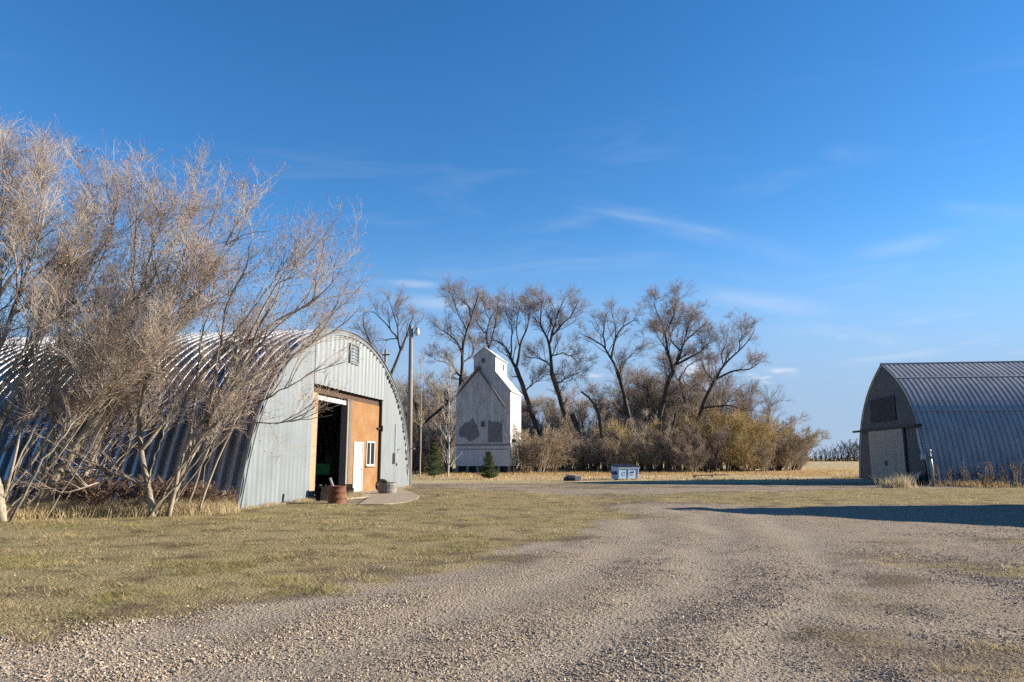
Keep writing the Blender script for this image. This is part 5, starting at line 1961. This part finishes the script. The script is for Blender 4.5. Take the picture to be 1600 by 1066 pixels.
# ------------------------------------------------------------------ grass
def blades(name, x, y, h, w, lean, colr, label, cat, seed, z0=None, seg=1):
    g = np.random.default_rng(seed)
    n = len(x)
    z = ground_z(x, y) - 0.005 if z0 is None else z0
    b = np.stack([x, y, z], 1)
    a = g.random(n) * 2 * PI
    wd = np.stack([np.cos(a), np.sin(a), 0 * a], 1) * (w / 2)[:, None]
    a2 = g.random(n) * 2 * PI
    ln = np.stack([np.cos(a2), np.sin(a2), 0 * a2], 1) * (lean * h * (0.3 + g.random(n)))[:, None]
    up_ = np.zeros((n, 3))
    up_[:, 2] = h
    if seg == 1:
        V = np.stack([b - wd, b + wd, b + ln + up_], 1).reshape(-1, 3)
        F = np.arange(3 * n).reshape(-1, 3)
        C_ = np.repeat(colr, 3, 0)
    else:
        m_ = b + ln * 0.35 + up_ * 0.6
        V = np.stack([b - wd, b + wd, m_ + wd * 0.7, m_ - wd * 0.7, b + ln + up_ * 0.95], 1).reshape(-1, 3)
        i0 = np.arange(n) * 5
        F = [np.stack([i0, i0 + 1, i0 + 2, i0 + 3], 1), np.stack([i0 + 3, i0 + 2, i0 + 4], 1)]
        C_ = np.repeat(colr, 5, 0)
    o_ = link_mesh(name, V, F, M['blade'], None, False, C_)
    return tag(o_, label, cat, kind='stuff')


def frustum_pts(n, y0, y1, power, g, half_w=0.80, pad=1.5):
    """points thinning out with distance"""
    u_ = g.random(n)
    if power == 1:
        y = y0 * (y1 / y0) ** u_
    else:
        e1 = 1 - power
        y = (y0 ** e1 + (y1 ** e1 - y0 ** e1) * u_) ** (1 / e1)
    x = (g.random(n) * 2 - 1) * (half_w * y + pad)
    return x, y


TAN = np.array([0.56, 0.44, 0.23])
STRAW = np.array([0.68, 0.56, 0.34])
GREEN = np.array([0.25, 0.23, 0.075])
BROWN = np.array([0.22, 0.15, 0.085])
g9 = np.random.default_rng(99)
x, y = frustum_pts(900000, 4.6, 48, 1.25, g9)
gm_, fm_, tm_, _ = masks(x, y)
pat = fbm(x * 0.55, y * 0.55, 40)
pat2 = fbm(x * 2.1, y * 2.1, 41)
keep = g9.random(len(x)) < np.clip((gm_ - 0.15) * 1.3, 0, 1) * np.clip((pat2 - 0.36) * 3.4, 0.05, 1) * np.clip((fbm(x * 0.9, y * 1.3, 44) - 0.38) * 5.0, 0.05, 1) * (1 - fm_)
# nothing grows inside the barn
e = np.array([math.cos(LB_RZ), math.sin(LB_RZ)])
inn = (x - LB_A[0]) * -e[1] + (y - LB_A[1]) * e[0]
ss_ = (x - LB_A[0]) * e[0] + (y - LB_A[1]) * e[1]
keep &= (inn < -0.05) | (ss_ < -0.1) | (ss_ > LW + 0.1)
x, y, pat, pat2 = x[keep], y[keep], pat[keep], pat2[keep]
gfac = np.clip(sstep(0.46, 0.66, pat) * 0.6 + 0.25 * (g9.random(len(x)) < 0.35), 0, 1)[:, None]
strip_g = (poly_sdf(x, y, STRIP) > -0.5)[:, None]
mx = g9.random((len(x), 1))
dry = TAN * mx + STRAW * (1 - mx) * 0.9 + 0.0
dry = np.where(g9.random((len(x), 1)) < 0.16, BROWN, dry)
colr = dry * (1 - gfac) + GREEN * (0.8 + 0.9 * g9.random((len(x), 1))) * gfac
colr = np.where(strip_g, colr * np.array([1.0, 1.02, 0.9]), colr)
colr = colr * (0.62 + 0.75 * fbm(x * 1.2, y * 1.2, 47))[:, None]
h = (0.014 + 0.036 * g9.random(len(x)) ** 2.0) * (0.35 + 1.5 * sstep(0.35, 0.7, pat2))
w = 0.0045 + 0.00055 * y
blades('lawn_grass', x, y, h, w, 1.5, colr, 'short dry yellow green grass of the mown lawn', 'grass', 1)
print('lawn blades', len(x))

# long dry grass: along the maples and barn corner, meadow, barn feet
xs, ys, hs, cs, ws = [], [], [], [], []


def tufts(n, xa, ya, hmin, hmax, base=STRAW, wd=0.008, spread=0.12, per=26, zz=0.0):
    cx = np.asarray(xa)
    cy = np.asarray(ya)
    m = len(cx)
    idx = np.repeat(np.arange(m), per)
    px_ = cx[idx] + g9.normal(0, spread, m * per)
    py_ = cy[idx] + g9.normal(0, spread, m * per)
    hh = (hmin + (hmax - hmin) * g9.random(m * per)) * (0.6 + 0.6 * g9.random(m))[idx]
    cc = base[None] * (0.62 + 0.6 * g9.random((m * per, 1))) * (0.85 + 0.3 * g9.random((m, 1)))[idx]
    xs.append(px_)
    ys.append(py_)
    hs.append(hh)
    cs.append(cc)
    ws.append(np.full(m * per, wd))


n = 1500    # under the maples
t = g9.random(n)
bx = np.interp(t, [0, 1], [-17.5, -8.3])
by = np.interp(bx, [-17.5, -13.2, -12.0, -8.3], [18.0, 18.6, 19.6, 21.3]) + g9.normal(0, 0.35, n)
tufts(n, bx, by, 0.12, 0.50, STRAW * 1.05, 0.011, 0.16, 40)
n = 500
bx = -8.3 - 9 * g9.random(n)
by = np.interp(bx, [-17.5, -8.3], [20.2, 21.4]) + g9.normal(0, 0.5, n)
tufts(n, bx, by, 0.08, 0.30, STRAW * 0.8, 0.011, 0.15, 30)
n = 90      # foot of the front wall
s_ = np.concatenate([g9.random(60) * 5.0, 13.6 + 4.3 * g9.random(30)])
q = np.array([lbw(a, -0.12 - 0.15 * g9.random()) for a in s_])
tufts(n, q[:, 0], q[:, 1], 0.04, 0.16, STRAW * 0.9, 0.009, 0.10, 26)
q = np.array([lbw(5.0 + 3.3 * g9.random(), -0.75 - 0.5 * g9.random()) for _ in range(40)])
tufts(40, q[:, 0], q[:, 1], 0.08, 0.34, STRAW * 0.9, 0.010, 0.10, 30)
n = 4200    # meadow
x, y = frustum_pts(n, 50.5, 130, 1.4, g9, 0.62, 2)
ok = (masks(x, y)[1] > 0.5) & ~((x > 22) & (y < 62) & (y > 38) & (x > 23)) & (fbm(x * 0.22, y * 0.22, 50) > 0.47)
x, y = x[ok], y[ok]
tufts(len(x), x, y, 0.04, 0.24, STRAW * np.array([0.94, 0.86, 0.78]), 0.035, 0.45, 22)
n = 1500    # taller band along the foot of the wood
x = -8 + 46 * g9.random(n)
y = 62 + 14 * g9.random(n) + np.maximum(0, x - 25) * 0.9
okk = fbm(x * 0.3, y * 0.3, 52) > 0.45
x, y, n = x[okk], y[okk], int(okk.sum())
tufts(n, x, y, 0.08, 0.32, STRAW * np.array([0.85, 0.70, 0.55]), 0.04, 0.5, 20)
q = np.array([(19.5 + 1.5 * g9.random(), 38.3 + 0.8 * g9.random()) for _ in range(22)])
tufts(22, q[:, 0], q[:, 1], 0.2, 0.85, STRAW, 0.018, 0.16, 26)
q = np.array([rbw(12.8 + 3.4 * g9.random(), 26 * g9.random() - 1.0) for _ in range(420)])
q = q[fbm(q[:, 0] * 0.9, q[:, 1] * 0.9, 53) > 0.5]
tufts(len(q), q[:, 0], q[:, 1], 0.10, 0.50, STRAW * np.array([0.75, 0.66, 0.55]), 0.022, 0.22, 24)
q = np.array([rbw(-0.5 - 1.5 * g9.random(), -1.5 + 3 * g9.random()) for _ in range(40)])
tufts(40, q[:, 0], q[:, 1], 0.2, 0.7, STRAW, 0.022, 0.2, 26)
x, y = np.concatenate(xs), np.concatenate(ys)
blades('dry_grass', x, y, np.concatenate(hs), np.concatenate(ws), 0.75, np.concatenate(cs), 'long dry straw coloured grass along the trees, barns and meadow', 'grass', 2, None, 2)
print('tall blades', len(x))

# weeds along the foot of the right barn
wv, wf = [], []
for i in range(280):
    yy = 26 * g9.random() - 0.6
    p = np.array(rbw(12.6 + 3.2 * g9.random() ** 1.3, yy, 0))
    h_ = (0.35 + 0.95 * g9.random()) * (1.3 if 5 < yy < 9 else 1)
    k = 5
    top = p + np.array([g9.normal(0, 0.12), g9.normal(0, 0.12), h_])
    P, R = resample([p, (p + top) / 2 + g9.normal(0, 0.04, 3), top], k, 0.014, 0.008, 0.0, g9)
    wv.append(tubes(P[None], R[None], 3))
    A, AR = spawn(P[None], R[None], 7, 0.12, 0.38, 30, 60, 4, 0.3, 1.0, 0.3, 0.15, 0.0, 0.7, 0.008, 0.7, g9)
    wv.append(tubes(A, AR, 3))
    B, BR = spawn(A, AR, 5, 0.05, 0.14, 20, 70, 3, 0.4, 1.0, 0.2, 0.2, 0.0, 0.9, 0.010, 1.0, g9)
    wv.append(tubes(B, BR, 3))
V, F = merge(wv)
M['weed'] = m_bark('dead_weed_stems', (0.13, 0.085, 0.055), (0.30, 0.22, 0.14), 3)
tag(link_mesh('dead_weeds', V, F, M['weed'], None, True), 'tall dead brown weeds along the foot of the right barn', 'weeds', kind='stuff')

# ------------------------------------------------------------------ loose gravel
gs = np.random.default_rng(123)
x, y = frustum_pts(620000, 4.4, 32, 1.9, gs, 0.76, 0.5)
gm_, fm_, tm_, _ = masks(x, y)
cl = fbm(x * 0.8, y * 0.8, 60)
cl2 = fbm(x * 3.0, y * 3.0, 61)
keep = gs.random(len(x)) < np.clip(1.15 - gm_ * 1.15, 0.004, 1) * (1 - 0.9 * tm_) * np.clip((cl - 0.36) * 3.6, 0.05, 1) * np.clip((cl2 - 0.25) * 2.6, 0.2, 1)
inn = (x - LB_A[0]) * -e[1] + (y - LB_A[1]) * e[0]
ss_ = (x - LB_A[0]) * e[0] + (y - LB_A[1]) * e[1]
keep &= (inn < -0.05) | (ss_ < -0.1) | (ss_ > LW + 0.1)
x, y, cl = x[keep], y[keep], cl[keep]
n = len(x)
print('stones', n)
size = (0.004 + 0.0085 * gs.random(n) ** 2.4) * (0.8 + 0.45 * cl)
big = gs.random(n) < 0.04
size = np.where(big, size * 1.6, size)
cube = np.array([(-1, -1, -1), (1, -1, -1), (1, 1, -1), (-1, 1, -1), (-1, -1, 1), (1, -1, 1), (1, 1, 1), (-1, 1, 1)]) * 0.62
V = cube[None] * (1 + gs.normal(0, 0.22, (n, 8, 3)))
V = V * (np.array([1.0, 1.0, 0.72]) * (1 + gs.normal(0, 0.22, (n, 1, 3)))) * size[:, None, None]
a = gs.random(n) * 2 * PI
ca, sa = np.cos(a)[:, None], np.sin(a)[:, None]
V = np.stack([V[..., 0] * ca - V[..., 1] * sa, V[..., 0] * sa + V[..., 1] * ca, V[..., 2]], -1)
tl = gs.normal(0, 0.35, n)[:, None]
V = np.stack([V[..., 0] * np.cos(tl) - V[..., 2] * np.sin(tl), V[..., 1], V[..., 0] * np.sin(tl) + V[..., 2] * np.cos(tl)], -1)
V += np.stack([x, y, ground_z(x, y) + size * 0.10], 1)[:, None]
cf = np.array([(3, 2, 1, 0), (4, 5, 6, 7), (0, 1, 5, 4), (1, 2, 6, 5), (2, 3, 7, 6), (3, 0, 4, 7)])
F = (np.arange(n)[:, None, None] * 8 + cf[None]).reshape(-1, 4)
pal = np.array([(0.37, 0.30, 0.225), (0.49, 0.415, 0.325), (0.27, 0.21, 0.155), (0.41, 0.32, 0.22), (0.17, 0.14, 0.11), (0.56, 0.49, 0.41)])
cc = pal[gs.choice(6, n, p=[0.3, 0.2, 0.18, 0.2, 0.08, 0.04])] * (0.8 + 0.4 * gs.random((n, 1)))
tag(link_mesh('gravel', V.reshape(-1, 3), F, M['stone'], None, False, np.repeat(cc, 8, 0)), 'loose tan grey gravel spread over the farmyard drive', 'gravel', kind='stuff')
